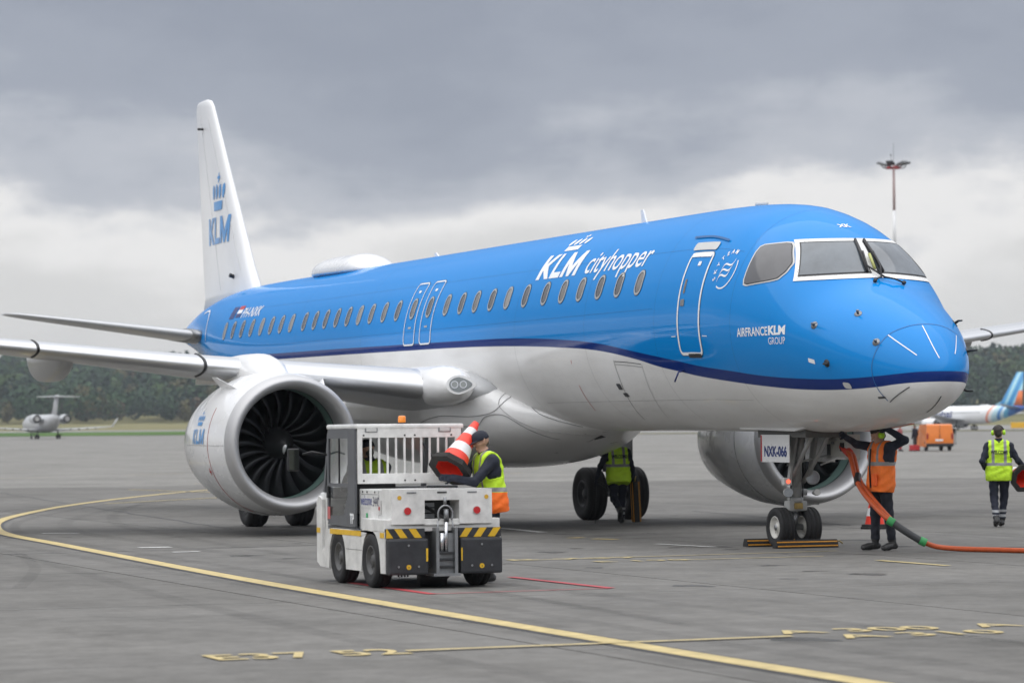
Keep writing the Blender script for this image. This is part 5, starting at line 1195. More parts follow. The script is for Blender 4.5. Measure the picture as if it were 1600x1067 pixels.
for y in (-8.99, -7.985):
    b = TB(); b.tube([(8.878, y, .99), (8.885, y, .99)], .024, 16); b.obj('warning_sticker', mat('sticker_amber', (.62, .36, .03), .5), rp)
for y in (-8.85, -8.50, -8.15):
    b = TB(); b.bx(8.876, 8.886, y - .055, y + .055, 1.035, 1.053, .004); b.obj('slot', M_steel if y != -8.5 else M_black, rp)
def hazard(y0, y1, sgn):
    b = TB(); b.bx(8.80, 8.905, y0, y1, .553, .655); p = b.obj('hazard_board', M_bump, T); wdt = .082; k = -2
    while True:
        a = y0 + k * wdt * 2.0
        if a > y1: break
        P = [(a, .555), (a + wdt, .555), (a + wdt + sgn * .07, .653), (a + sgn * .07, .653)]; Q = []
        for i in range(4):      # clip to the board
            Q.append((min(max(P[i][0], y0 + .002), y1 - .002), P[i][1]))
        if max(c[0] for c in Q) - min(c[0] for c in Q) > .02:
            bb = TB(); bb.prism(Q, 'X', 8.9055, 8.909); bb.obj('hazard_stripe', M_yellow, p)
        k += 1
hazard(YL + .006, -8.71, -1); hazard(-8.31, YR - .006, 1)
for y0, y1 in ((YL + .012, -8.69), (-8.32, YR - .012)):
    b = TB(); b.bx(8.66, 8.975, y0, y1, .155, .550, .028); bp_ = b.obj('bumper_weight', M_bump, T); yc = (y0 + y1) / 2
    for dy, z in ((0, .475), (-.115, .245), (.115, .245)):
        b = TB(); b.tube([(8.96, yc + dy, z), (8.9785, yc + dy, z)], .024, 14); b.obj('bolt_pocket', M_black, bp_); b = TB(); b.tube([(8.96, yc + dy, z), (8.983, yc + dy, z)], .013, 8); b.obj('bolt', M_steel, bp_)
    b = TB(); b.tube([(8.96, yc, .24), (8.981, yc, .24)], .027, 18); b.obj('yellow_reflector', M_yellow, bp_); b = TB(); b.tube([(8.975, yc, .237), (8.985, yc, .237)], .010, 3); b.obj('reflector_mark', M_black, bp_)
    b = TB(); b.bx(8.976, 8.979, y1 - .03 if y0 < -8.7 else y0 + .005, y1 - .008 if y0 < -8.7 else y0 + .02, .30, .44); b.obj('edge_reflector', M_yellow, bp_)
    for k in range(4): 
        b = TB(); b.tube([(8.80, yc - .06 + .035 * k, .157), (8.80, yc - .06 + .035 * k, .13)], .012, 8); b.obj('under_bolt', M_black, bp_)
# tow hitch
b = TB(); b.bx(8.70, 8.985, -8.605, -8.57, .15, .66); b.bx(8.70, 8.985, -8.39, -8.355, .15, .66); b.bx(8.70, 8.93, -8.60, -8.36, .15, .60); b.bx(8.72, 9.0, -8.64, -8.33, .135, .165); b.obj('hitch_frame', M_steel, T)
for z in (.22, .30, .37):
    b = TB(); b.bx(8.92, 8.975, -8.565, -8.395, z, z + .03, .006); b.obj('hitch_jaw', M_darkm, T)
b = TB(); b.tube([(8.95, -8.48, .40), (8.95, -8.48, .72)], .022, 10); b.tube([(8.94, -8.53, .40), (8.94, -8.53, .60)], .03, 10); b.obj('hitch_pin', M_chrome, T, True)
b = TB(); b.tube([(8.93, -8.48 + .085 * math.cos(a), .80 + .10 * math.sin(a)) for a in np.linspace(-.6, math.pi + .6, 18)], .011, 8); b.tube([(8.93, -8.566, .74), (8.94, -8.575, .55)], .010, 8); b.tube([(8.93, -8.40, .74), (8.94, -8.385, .60)], .010, 8); b.tube([(8.92, -8.48, .90), (8.92, -8.48, .99)], .018, 8); b.tube([(8.90, -8.46, .86), (8.88, -8.45, .72)], .03, 8); b.obj('hitch_handle', M_steel, T, True)
# wheels
tty, trm = wheel_meshes(.30, .20, .165); tty.materials.append(M_rubber); trm.materials.append(mat('tractor_rim', (.10, .10, .10), .5, .3, var=.3, vscale=12))
for x, y in ((7.13, -9.06), (7.13, -7.94), (8.38, -9.08), (8.38, -7.92)):
    o = link('tyre', tty, T, M_rubber); o.location = (x - TX, y - TY, .299); o = link('wheel_rim', trm, T, M_rubber); o.location = (x - TX, y - TY, .299)
b = TB(); b.tube([(8.45, -8.62, .10), (8.45, -8.33, .10)], .10, 16); b.obj('differential', M_black, T, True)
# cab: pillars, roof, door, cage
b = TB(); b.bx(6.62, 7.78, YL + .03, YR - .03, 1.745, 1.80, .022); b.bx(6.60, 6.72, YL + .05, YR - .05, 1.70, 1.76, .02); b.obj('cab_roof', M_tw, T)
for y in (YL + .05, YR - .10):
    b = TB(); b.loft([[(6.42, y, 1.02), (6.48, y, 1.02), (6.48, y + .05, 1.02), (6.42, y + .05, 1.02)], [(6.62, y, 1.75), (6.68, y, 1.75), (6.68, y + .05, 1.75), (6.62, y + .05, 1.75)]]); b.obj('front_pillar', M_tg, T)
M_cabg = mat('cab_glass', (.93, .95, .95), .02, trans=1.0, spec=.5)
b = TB(); b.loft([[(6.44, YL + .10, 1.04), (6.45, YL + .10, 1.04), (6.45, YR - .10, 1.04), (6.44, YR - .10, 1.04)], [(6.63, YL + .10, 1.74), (6.64, YL + .10, 1.74), (6.64, YR - .10, 1.74), (6.63, YR - .10, 1.74)]]); b.obj('windscreen', M_cabg, T)
# door on the near side: grey frame with upper and lower glass
DY = YL + .022
out_d = [(6.68, .70), (7.62, .64), (7.735, .66), (7.735, 1.745), (6.74, 1.745), (6.68, 1.66)]
in_u = [(6.735, 1.13), (7.47, 1.13), (7.47, 1.64), (6.80, 1.64)]
in_l = [(6.74, .76), (7.22, .76), (7.40, .86), (7.46, 1.00), (7.47, 1.09), (6.735, 1.09)]
def ringprism(b, o, i, y0, y1):
    n = 48
    def res(P):
        L = []; per = sum(math.dist(P[k], P[(k + 1) % len(P)]) for k in range(len(P)))
        for k in range(len(P)):
            a, c = P[k], P[(k + 1) % len(P)]; m = max(1, round(n * math.dist(a, c) / per)); L += [(a[0] + (c[0] - a[0]) * j / m, a[1] + (c[1] - a[1]) * j / m) for j in range(m)]
        return L
    return res(o), res(i)
b = TB()      # frame made of bars
b.bx(6.675, 6.735, DY, DY + .03, .70, 1.70, .004); b.bx(7.47, 7.735, DY, DY + .03, .645, 1.745, .006); b.bx(6.735, 7.47, DY, DY + .03, 1.64, 1.745); b.bx(6.735, 7.47, DY, DY + .03, 1.09, 1.13); b.prism([(6.70, .66), (7.47, .645), (7.47, .80), (7.30, .77), (6.735, .76)], 'Y', DY, DY + .03); b.prism([(7.47, .80), (7.47, 1.09), (7.45, .98), (7.38, .86), (7.30, .77)], 'Y', DY, DY + .03); dr = b.obj('cab_door', M_tg, T)
b = TB(); b.bx(6.735, 7.47, DY + .012, DY + .018, 1.13, 1.64); b.obj('door_glass', M_cabg, dr); b = TB(); b.bx(6.735, 7.47, DY + .012, DY + .018, .765, 1.09); b.obj('door_glass', M_cabg, dr)
b = TB(); b.bx(7.10, 7.125, DY + .005, DY + .025, 1.13, 1.64); b.obj('glass_divider', M_black, dr); b = TB(); b.bx(6.70, 6.76, DY - .02, DY + .005, .96, 1.10, .01); b.obj('door_handle', M_black, dr); b = TB(); b.bx(6.70, 6.80, DY - .004, DY - .001, .72, .86); b.obj('red_placard', mat('placard_red', (.5, .12, .12), .5), dr)
flat_text('door_code', 'TP', .15, M_wht2, basis((7.56, DY - .004, .69), (1, 0, 0), (0, 0, 1)), dr, fit=.15, bold=.006)
# rear cage: plate with slots
CX = 7.74; y0, y1 = YL + .05, YR - .06; sl0, sl1 = 1.245, 1.645
b = TB(); b.bx(CX, CX + .03, y0, y1, 1.645, 1.795, .004); b.bx(CX, CX + .03, y0, y1, 1.13, 1.245, .004); b.bx(CX - .001, CX + .031, y0, y0 + .055, 1.13, 1.795, .004); b.bx(CX - .001, CX + .031, y1 - .075, y1, 1.13, 1.795, .004); cg = b.obj('rear_cage', M_tw, T)
nb = 11; pitch = (y1 - .075 - y0 - .055) / nb
for k in range(1, nb):
    y = y0 + .055 + pitch * k; b = TB(); b.bx(CX + .004, CX + .026, y - .012, y + .012, 1.24, 1.65, .003); b.obj('cage_bar', M_tw, cg)
for y in (y0 + .16, y1 - .20):
    b = TB(); b.box((CX + .031, y, 1.735), (.012, .15, .06), .005); b.obj('work_light', M_steel, cg); b = TB(); b.box((CX + .038, y, 1.735), (.006, .12, .04), .002); b.obj('light_glass', M_lt, cg)
for y in (y0 + .07, (y0 + y1) / 2 - .06, (y0 + y1) / 2 + .06, y1 - .12):
    for z in (1.165, 1.672):
        b = TB(); b.tube([(CX + .025, y, z), (CX + .034, y, z)], .011, 8); b.obj('bolt', M_black, cg)
b = TB(); b.bx(CX - .06, CX + .02, y1 - .03, y1 + .015, 1.15, 1.76, .006); b.obj('cage_post', M_tg, T)
b = TB(); b.tube([(7.66, -8.55, 1.80), (7.66, -8.55, 1.815)], .055, 18); b.obj('beacon_base', M_black, T); b = TB(); b.lathe([(1.815, .045), (1.88, .043), (1.89, .035), (1.892, .001)], 'Z', (7.66, -8.55, 0), 20); b.obj('beacon', mat('beacon_amber', (.85, .25, .01), .25, coat=.5), T, True)
b = TB(); b.tube([(6.62, YL + .05, 1.45), (6.55, YL - .12, 1.49), (6.50, YL - .22, 1.46)], .012, 8); ma = b.obj('mirror_arm', M_black, T, True); b = TB(); b.box((6.50, YL - .33, 1.40), (.05, .14, .26), .02); b.obj('mirror', M_black, ma); b = TB(); b.box((6.527, YL - .33, 1.40), (.004, .115, .23)); b.obj('mirror_glass', mat('mirror_silver', (.10, .11, .10), .06, 1.0), ma)
# interior
b = TB(); b.bx(6.95, 7.35, -9.02, -8.52, .64, .80, .03); b.bx(7.30, 7.42, -9.0, -8.54, .78, 1.22, .04); b.obj('driver_seat', M_black, T); b = TB(); b.tube([(6.72 + .10 * math.sin(a) * .5, -8.78 + .17 * math.cos(a), 1.13 + .15 * math.sin(a)) for a in np.linspace(0, 2 * math.pi, 24)], .013, 8); b.tube([(6.6, -8.78, .95), (6.72, -8.78, 1.13)], .025, 8); b.obj('steering_wheel', M_black, T, True)
b = TB(); b.bx(6.52, 6.66, YL + .1, YR - .1, .95, 1.08, .02); b.obj('dashboard', M_tg, T)
b = TB(); b.bx(7.45, 7.72, -8.2, -7.9, .64, 1.1, .02); b.tube([(7.6, -8.3, 1.6), (7.5, -8.0, 1.25)], .012, 8); b.obj('cab_locker', M_tg, T)
for x0, x1, z0, z1 in ((7.76, 7.765, .64, 1.06), (7.80, 8.40, 1.018, 1.022), (8.44, 8.445, .76, 1.06), (7.46, 8.06, .40, .404)):
    b = TB(); yy = YL + .078 if z0 > .62 else YL; b.bx(x0, x1, yy - .003, yy - .001, z0, z1); b.obj('panel_gap', M_tg, T)
for x in (7.86, 8.02, 8.30):
    b = TB(); b.tube([(x, YL + .072, 1.045), (x, YL + .079, 1.045)], .012, 8); b.obj('bolt', M_darkm, T)
# lettering on the near flank
SY = YL + .078
flat_text('company_name', 'welcome', .16, mat('lettering_blue', (.04, .06, .28), .4), basis((7.79, SY - .003, .90), (1, 0, 0), (0, 0, 1)), T, fit=.40, bold=.0).data.transform(Matrix.Translation((-TX, -TY, 0)))
flat_text('fleet_number', '3440', .15, mat('lettering_dark', (.05, .05, .10), .4), basis((8.23, SY - .003, .89), (1, 0, 0), (0, 0, 1)), T, fit=.22, bold=.0).data.transform(Matrix.Translation((-TX, -TY, 0)))
flat_text('small_print', 'airport services', .045, M_lt, basis((7.79, SY - .003, .855), (1, 0, 0), (0, 0, 1)), T, fit=.34).data.transform(Matrix.Translation((-TX, -TY, 0)))
b = TB(); b.bx(7.98, 8.04, SY - .004, SY - .001, .68, .74); b.bx(7.98, 8.04, SY - .004, SY - .001, .76, .81); b.obj('green_emblem', mat('emblem_green', (.06, .38, .16), .5), T)
b = TB(); b.bx(8.47, 8.53, SY - .015, SY, .80, .96, .004); b.obj('battery_switch_plate', M_lt, T); b = TB(); b.tube([(8.50, SY - .02, .87), (8.50, SY, .87)], .022, 12); b.obj('emergency_switch', M_red, T)
for o in T.children_recursive:
    if o.name.startswith('door_code'): o.data.transform(Matrix.Translation((-TX, -TY, 0)))

# ------------------------------------------------------------ people and what they carry
TRP = mat('trousers_plain', (.011, .013, .022), .85, var=.3, vscale=9, bump=.5, bscale=14)
person('man in navy cap and yellow and orange vest loading a traffic cone onto the tractor', (8.0, -7.62, 0), math.radians(-90), stand(lan=(.05, .09, .10), ltoe=(.20, .12, .042), lkn=(.05, .10, .50), ran=(.0, -.10, .10), rtoe=(.17, -.12, .042), hip=(-.03, 0, .93), chest=(.02, 0, 1.24), neck=(.06, 0, 1.45), head=(.11, 0, 1.59), face=(1, .12, -.05), lsh=(.04, .185, 1.37), rsh=(.04, -.185, 1.38), lel=(.29, .29, 1.14), lwr=(.53, .25, 1.19), lhd=(1, -.25, .05), lpn=(.1, -1, .1), lcurl=.45, rel=(.26, -.26, 1.20), rwr=(.33, -.14, 1.42), rhd=(.3, .55, .8), rpn=(.6, .6, -.3), rcurl=.7), vest=V_mix, cap=mat('cap_navy', (.01, .013, .026), .8, bump=.2), hem=.81, hair=mat('grey_hair', (.10, .08, .06), .7))
d = Vector((-.36, .58, .74)).normalized(); qd = d.to_track_quat('Z', 'X').to_euler()
cone((8.10, -8.14, 1.27), 'red and white traffic cone with black base held up by the man at the tractor', qd)
person('driver in yellow vest sitting in the tractor cab', (7.12, -8.77, 0), math.radians(180), stand(hip=(0, 0, .86), chest=(-.02, 0, 1.16), neck=(.0, 0, 1.37), head=(.03, .02, 1.505), face=(1, .35, 0), lsh=(0, .18, 1.30), rsh=(0, -.18, 1.30), lel=(.12, .25, 1.08), rel=(.12, -.25, 1.08), lwr=(.30, .16, 1.12), rwr=(.30, -.16, 1.12), lcurl=.9, rcurl=.9, lhp=(.02, .09, .82), rhp=(.02, -.09, .82), lkn=(.36, .11, .86), rkn=(.36, -.11, .86), lan=(.42, .11, .70 + .04), ran=(.42, -.11, .74), ltoe=(.56, .12, .70), rtoe=(.56, -.12, .70)), vest=vest_mat('vest_driver', (.40, .62, .02), hz=(1.0,)), cap=MATS['cap_navy'], hem=.80, legs=TRP, h=.011)
def back_text(r, z, col, s=.085, fit=.30):
    o = flat_text('vest_lettering', 'WELCOME', s, col, basis((-.186, fit / 2, z), (0, -1, 0), (0, 0, 1)), r, fit=fit, bold=.004); return o
MIDL = (-12.62, 2.42, 0); AW = math.radians(159.6)
r3, _ = person('man in yellow vest walking under the belly with a striped chock in his hand', MIDL, AW + .12, stand(hip=(-.05, 0, .90), chest=(.06, 0, 1.20), neck=(.14, .0, 1.40), head=(.23, -.02, 1.51), face=(1, -.1, -.6), lsh=(.07, .19, 1.33), rsh=(.07, -.19, 1.33), lel=(.0, .33, 1.09), lwr=(.04, .40, .86), lcurl=.8, rel=(.02, -.27, 1.05), rwr=(.02, -.29, .82), rcurl=1.1, rhd=(0, -.05, -1), rpn=(0, 1, 0), lhp=(-.04, .09, .86), rhp=(-.04, -.09, .86), lkn=(.04, .08, .47), lan=(-.34, .02, .26), ltoe=(-.27, .02, .09), rkn=(.18, -.09, .48), ran=(.16, -.09, .10), rtoe=(.33, -.10, .045)), vest=V_yel, hem=.79)
back_text(r3, 1.23, M_cloth)
Mm = Matrix.Rotation(AW + .12, 4, 'Z'); hp = Vector(MIDL) + Mm @ Vector((.0, -.31, .80))
dd = (Mm.to_3x3() @ Vector((.06, -.05, -1))).normalized(); yv = dd; zv = (Mm.to_3x3() @ Vector((-1, 0, 0))); zv = (zv - yv * zv.dot(yv)).normalized(); xv = yv.cross(zv)
rot = Matrix((xv, -yv, zv)).transposed(); rot = Matrix((xv * -1, yv * -1, zv)).transposed()
chock(hp + dd * .39, 0, .76, 'black chock with orange stripes carried upright by the man under the belly', rot.to_euler())
ch = root('chock_rope', 'dark knotted rope hanging from the hand of the man under the belly', 'rope', Vector(MIDL) + Mm @ Vector((.04, .38, .80)))
b = MB(); q3 = Mm.to_3x3()
for k in range(4): b.tube([q3 @ Vector((.0, -.02 - .05 * k + .035 * math.cos(a), -.02 - .03 * k + .028 * math.sin(a))) for a in np.linspace(0, 2 * math.pi, 14)], .008, 6)
b.tube([q3 @ Vector(p) for p in ((0, .02, .02), (.02, .03, -.3), (-.02, .06, -.79))], .006, 6); b.obj('rope', M_black, ch, True)
NM = math.radians(-86)
r4, _ = person('man in orange vest reaching up to the open panel under the nose', (1.98, .41, 0), NM, stand(hip=(0, 0, .93), chest=(-.02, 0, 1.24), neck=(-.01, 0, 1.42), head=(.04, 0, 1.54), face=(1, 0, .3), lsh=(-.02, .19, 1.37), rsh=(-.01, -.19, 1.38), lel=(-.20, .30, 1.47), lwr=(.02, .22, 1.62), lhd=(.9, -.1, .35), lcurl=.5, rel=(.22, -.24, 1.42), rwr=(.43, -.18, 1.52), rhd=(.8, .1, .5), rcurl=.6, lan=(-.10, .11, .10), ltoe=(.06, .16, .042), lkn=(-.04, .11, .50), ran=(.04, -.10, .10), rtoe=(.21, -.12, .042), rkn=(.03, -.10, .50)), vest=V_or, legs=TRP, muffs=MUFF, hem=.80)
r4.scale = (1.05, 1.05, 1.05)
b = MB(); b.tube([(.158, -.01, .84), (.168, -.01, 1.1), (.150, -.005, 1.36)], .012, 6); b.obj('zip', M_black, r4, True)
b = MB(); b.box((.165, .10, .95), (.015, .13, .16), .006); b.obj('vest_pocket', M_hior, r4)
RM = (-6.55, 7.10, 0); RR = AW - .10
r5, _ = person('man in yellow vest and neon ear muffs walking away with a traffic cone', RM, RR, stand(lsh=(0, .185, 1.40), rsh=(0, -.185, 1.40), chest=(.01, 0, 1.25), lel=(-.10, .29, 1.14), lwr=(.10, .24, 1.02), lhd=(1, -.2, 0), rel=(.02, -.33, 1.15), rwr=(.12, -.47, 1.0), rhd=(.3, -.3, -.6), rcurl=.9, lkn=(.0, .09, .50), lan=(-.24, .07, .14), ltoe=(-.10, .08, .045), rkn=(.15, -.09, .51), ran=(.17, -.05, .10), rtoe=(.34, -.03, .045), face=(1, -.15, 0)), vest=V_yel, muffs=MUFF, hem=.80)
back_text(r5, 1.27, M_cloth)
q5 = Matrix.Rotation(RR, 4, 'Z'); d = (q5.to_3x3() @ Vector((.80, .45, .25))).normalized()
cone(Vector(RM) + q5 @ Vector((.02, -.44, .84)), 'red and white traffic cone tucked under the arm of the walking man', d.to_track_quat('Z', 'X').to_euler())
cone((-6.9, 4.85, 0), 'red traffic cone standing on the concrete behind the man in orange', (0, 0, .3))
far = 'people by the orange van'
person('distant person in red trousers beside the orange van', (-142.8, 76.4, zg(-142.8, 76.4)), math.radians(30), stand(), legs=mat('red_cloth', (.35, .06, .07), .8), sleeve=mat('red_jacket', (.30, .08, .08), .8), h=.022)
person('distant person in dark clothes beside the orange van', (-145.0, 78.7, zg(-145, 78.7)), math.radians(200), stand(lan=(-.12, .1, .1), ltoe=(.04, .12, .042)), legs=mat('grey_trousers', (.06, .065, .07), .8), h=.022)

# ------------------------------------------------------------ orange van
vx, vy = -144.65, 79.92
VN = root('service_van', 'small orange service van seen from behind with its front door open', 'van', (vx, vy, zg(vx, vy)), math.radians(159.6 + 4))
b = MB(); prof = [(-2.05, .30), (-2.10, .75), (-2.06, 1.10), (-1.95, 1.72), (-1.75, 1.80), (.35, 1.80), (.95, 1.15), (1.75, 1.02), (1.98, .80), (2.0, .32), (1.6, .28), (-1.6, .28)]
rg2 = []
for k, (yy, sc, up) in enumerate(((-.90, .965, .03), (-.93, .99, .0), (-.70, 1.0, .0), (0, 1.0, 0), (.70, 1.0, 0), (.93, .99, .0), (.90, .965, .03))): rg2.append([(x * sc, yy if z < 1.1 else yy * (1 - .12 * (z - 1.1)), z - up if z > 1 else z) for x, z in prof])
b.loft(rg2); b.obj('body', M_orange, VN, angle=35)
b = MB(); b.bx(-2.16, -1.95, -.92, .92, .28, .50, .04); b.obj('rear_bumper', M_black, VN)
vty, vrm = wheel_meshes(.32, .20, .2); vty.materials.append(M_rubber); vrm.materials.append(M_steel)
for x in (-1.35, 1.35):
    for y in (-.80, .80): o = link('tyre', vty, VN, M_rubber); o.location = (x, y, .32); o = link('wheel_rim', vrm, VN, M_rubber); o.location = (x, y, .32)
for s in (-1, 1):
    b = MB(); b.box((-2.08, s * .84, .98), (.06, .12, .40), .02); b.obj('tail_light', mat('van_tail_lens', (.28, .02, .02), .25), VN)
b = MB(); b.box((-2.105, .05, .72), (.02, .52, .12)); b.obj('number_plate', M_wht2, VN); b = MB(); b.box((-2.10, 0, .95), (.03, .14, .03)); b.obj('tailgate_handle', M_black, VN)
b = MB(); b.box((-2.095, 0, 1.16), (.01, .02, 1.1)); b.obj('tailgate_seam', M_darkm, VN)
b = MB(); b.box((.55, -1.33, .98), (.10, .82, 1.15), .05, rot=Matrix.Rotation(.25, 3, 'Z')); vd = b.obj('open_door', mat('van_door_inner', (.35, .36, .35), .4), VN); b = MB(); b.box((.49, -1.32, .80), (.05, .35, .70), .04, rot=Matrix.Rotation(.25, 3, 'Z')); b.obj('door_pocket', M_black, vd); b = MB(); b.box((.50, -1.36, 1.33), (.05, .62, .34), .02, rot=Matrix.Rotation(.25, 3, 'Z')); b.obj('door_window', M_cabg, vd)
bx_ = root('equipment_case', 'small red equipment case on the concrete beside the orange van', 'case', (-143.6, 77.9, zg(-143.6, 77.9))); b = MB(); b.bx(-.3, .3, -.25, .25, .05, .42, .03); b.obj('case_body', M_red, bx_); b = MB(); b.bx(-.32, .32, -.27, .27, 0, .06, .01); b.obj('case_base', M_black, bx_)

# ------------------------------------------------------------ floodlight mast
mx, my = -242.9, 128.4; zb_ = zg(mx, my)
FM = root('floodlight_mast', 'tall red and white floodlight mast with a ring of lamps', 'light mast', (mx, my, zb_))
H = 28.4
for k in range(6):
    a, c = k / 6, (k + 1) / 6; b = MB(); b.tube([(0, 0, H * a), (0, 0, H * c)], [.30 - .18 * a, .30 - .18 * c], 14); b.obj('mast_section', M_white if k % 2 == 0 else mat('mast_red', (.42, .30, .29), .5), FM, True)
b = MB(); b.tube([(.75 * math.cos(a), .75 * math.sin(a), H - .3) for a in np.linspace(0, 2 * math.pi, 17)], .09, 8); 
for k in range(4): b.tube([(0, 0, H - .3), (.75 * math.cos(k * H2), .75 * math.sin(k * H2), H - .3)], .06, 6)
b.obj('head_ring', M_red, FM, True)
for k in range(6):
    a = 2 * math.pi * k / 6 + .3; c_, s_ = math.cos(a), math.sin(a); R3 = Matrix.Rotation(a, 3, 'Z') @ Matrix.Rotation(-.25, 3, 'Y')
    b = MB(); b.box((1.25 * c_, 1.25 * s_, H + .12), (1.0, .75, .22), .07, rot=R3); o = b.obj('floodlight', M_darkm if k % 2 else M_steel, FM); b = MB(); b.tube([(.7 * c_, .7 * s_, H - .3), (1.0 * c_, 1.0 * s_, H - .35), (1.35 * c_, 1.35 * s_, H - .05)], .05, 6); b.obj('lamp_bracket', M_black, FM, True)
b = MB(); b.tube([(0, 0, H - .2), (0, 0, H + 2.3)], .025, 6); b.tube([(-.2, -.2, H), (-.2, -.2, H + 1.0)], .02, 6); b.box((-.2, -.2, H + 1.05), (.14, .14, .18), .03); b.obj('lightning_rod', M_steel, FM)

M_jet = mat('jet_paint', (.50, .51, .52), .35, var=.08, vscale=.6)
# ------------------------------------------------------------ business jet, seen tail-on
def body_loft(st, n=28):
    """st: (x, z centre, half width, half height)"""
    return [[(x, w_ * math.cos(a), z + h_ * math.sin(a)) for a in (2 * math.pi * k / n for k in range(n))] for x, z, w_, h_ in st]
jx, jy = -410.3, 74.2
JT = root('business_jet', 'white business jet with T tail standing far off, seen from behind', 'airplane', (jx, jy, zg(jx, jy)), math.radians(159.6 + 12 + 9))
MB().loft(body_loft([(15, 1.9, .1, .1), (14.3, 2.0, .6, .6), (13, 2.15, 1.05, 1.1), (11, 2.3, 1.34, 1.34), (-1, 2.3, 1.34, 1.34), (-3, 2.5, 1.15, 1.15), (-5, 2.85, .75, .75), (-6.4, 3.1, .28, .3)])).obj('fuselage', M_jet, JT, True)
for s in (-1, 1):
    rr = [[(x - c * ch, s * y, z + zc * ch) for c, zc in foil(10, .11)] for y, x, z, ch in ((.8, 3.6, 1.30, 3.9), (4, 1.7, 1.42, 2.6), (9.4, -1.1, 1.75, 1.2))]; wgo = MB().loft(rr).obj('wing', M_jet, JT, True)
    b = MB(); b.loft([[(-1.1 - c * 1.2, s * 9.4 + zc, 1.75) for c, zc in foil(8, .1, 0)], [(-2.1 - c * .6, s * 10.05 + zc * .6, 3.0) for c, zc in foil(8, .1, 0)]]); b.obj('winglet', M_jet, wgo, True)
    for y in (3.2, 4.4, 5.6, 6.8): b = MB(); b.box((-.6 - .2 * y, s * y, 1.32 + .03 * y), (.9, .12, .16), .03); b.obj('flap_fairing', M_darkm, wgo)
    c = (-1.6, s * 2.25, 2.95); MB().lathe([(1.7, .45), (1.9, .55), (1.7, .62), (.8, .70), (-.6, .66), (-1.4, .52)], 'X', c, 28).obj('engine_cowl', M_jet, JT, True); MB().lathe([(-1.4, .60), (-1.7, .55), (-1.7, .50), (-1.2, .48)], 'X', c, 28).obj('exhaust_ring', M_black, JT, True); MB().lathe([(-1.2, .48), (-1.2, .28)], 'X', c, 28).obj('exhaust_duct', M_black, JT); MB().lathe([(-1.1, .40), (-1.75, .30), (-1.75, .22), (-1.5, .001)], 'X', c, 24).obj('core_exhaust', M_lt, JT, True)
    b = MB(); b.bx(-2.6, -.2, s * 1.1, s * 1.75, 2.85, 3.05, .05); b.obj('engine_pylon', M_jet, JT)
    rr = [[(x - c_ * ch, s * y, z + zc * ch) for c_, zc in foil(8, .10, 0)] for y, x, z, ch in ((.05, -5.6, 6.22, 2.2), (3.15, -6.9, 6.15, 1.1))]; MB().loft(rr).obj('tailplane', M_jet, JT, True)
    for dy in (-.19, .19): o = link('tyre', vty, JT, M_rubber); o.location = (0, s * 1.6 + dy, .33); o.scale = (1.03, 1.1, 1.03)
    b = MB(); b.tube([(0, s * 1.6, .33), (0, s * 1.5, 1.4)], .10, 8); b.tube([(0, s * 1.85, .5), (.1, s * 2.2, .75)], .06, 6); b.obj('gear_leg', M_darkm, JT, True)
MB().loft([[(-2.6 - c * 3.6, zc * 3.6, 3.0) for c, zc in foil(10, .11, 0)], [(-5.3 - c * 2.2, zc * 2.2, 6.2) for c, zc in foil(10, .12, 0)]]).obj('fin', M_jet, JT, True); MB().loft(body_loft([(-5.1, 6.22, .05, .05), (-5.4, 6.22, .2, .2), (-7.2, 6.22, .22, .22), (-7.9, 6.22, .04, .04)], 14)).obj('fin_bullet', M_jet, JT, True)
o = link('tyre', vty, JT, M_rubber); o.location = (11.5, 0, .33); b = MB(); b.tube([(11.5, 0, .33), (11.5, 0, 1.3)], .08, 8); b.obj('gear_leg', M_darkm, JT, True)

# ------------------------------------------------------------ the taxiing airliner behind the grass
bx0, by0 = -553.7, 306.0
BJ = root('distant_airliner', 'white airliner with blue and orange swirled tail taxiing away beyond the grass', 'airplane', (bx0, by0, zg(bx0, by0)), math.radians(159.6 + 38))
def swirl():
    m = bpy.data.materials.new('swirl_livery'); m.use_nodes = True; t = m.node_tree; b = t.nodes['Principled BSDF']; K = t.links.new; tc = t.nodes.new('ShaderNodeTexCoord'); sp = t.nodes.new('ShaderNodeSeparateXYZ'); K(tc.outputs['Object'], sp.inputs[0])
    r = t.nodes.new('ShaderNodeValToRGB'); mr = t.nodes.new('ShaderNodeMapRange'); q = t.nodes.new('ShaderNodeMath'); q.operation = 'MULTIPLY_ADD'; K(sp.outputs['Z'], q.inputs[0]); q.inputs[1].default_value = .55; K(sp.outputs['X'], q.inputs[2])
    K(q.outputs[0], mr.inputs[0]); mr.inputs[1].default_value = -21; mr.inputs[2].default_value = -5; K(mr.outputs[0], r.inputs[0]); e = r.color_ramp.elements; r.color_ramp.interpolation = 'CONSTANT'
    e[0].position, e[0].color = 0, (.02, .09, .36, 1); e[1].position, e[1].color = 1, (.76, .77, .78, 1)
    for p, c in ((.40, (.03, .17, .50)), (.50, (.10, .40, .62)), (.56, (.55, .70, .76)), (.61, (.05, .22, .55)), (.66, (.45, .66, .74)), (.74, (.76, .77, .78)), (.80, (.75, .22, .10)), (.835, (.76, .77, .78))): x = e.new(p); x.color = (*c, 1)
    K(r.outputs[0], b.inputs['Base Color']); b.inputs['Roughness'].default_value = .35; return m
M_sw = swirl()
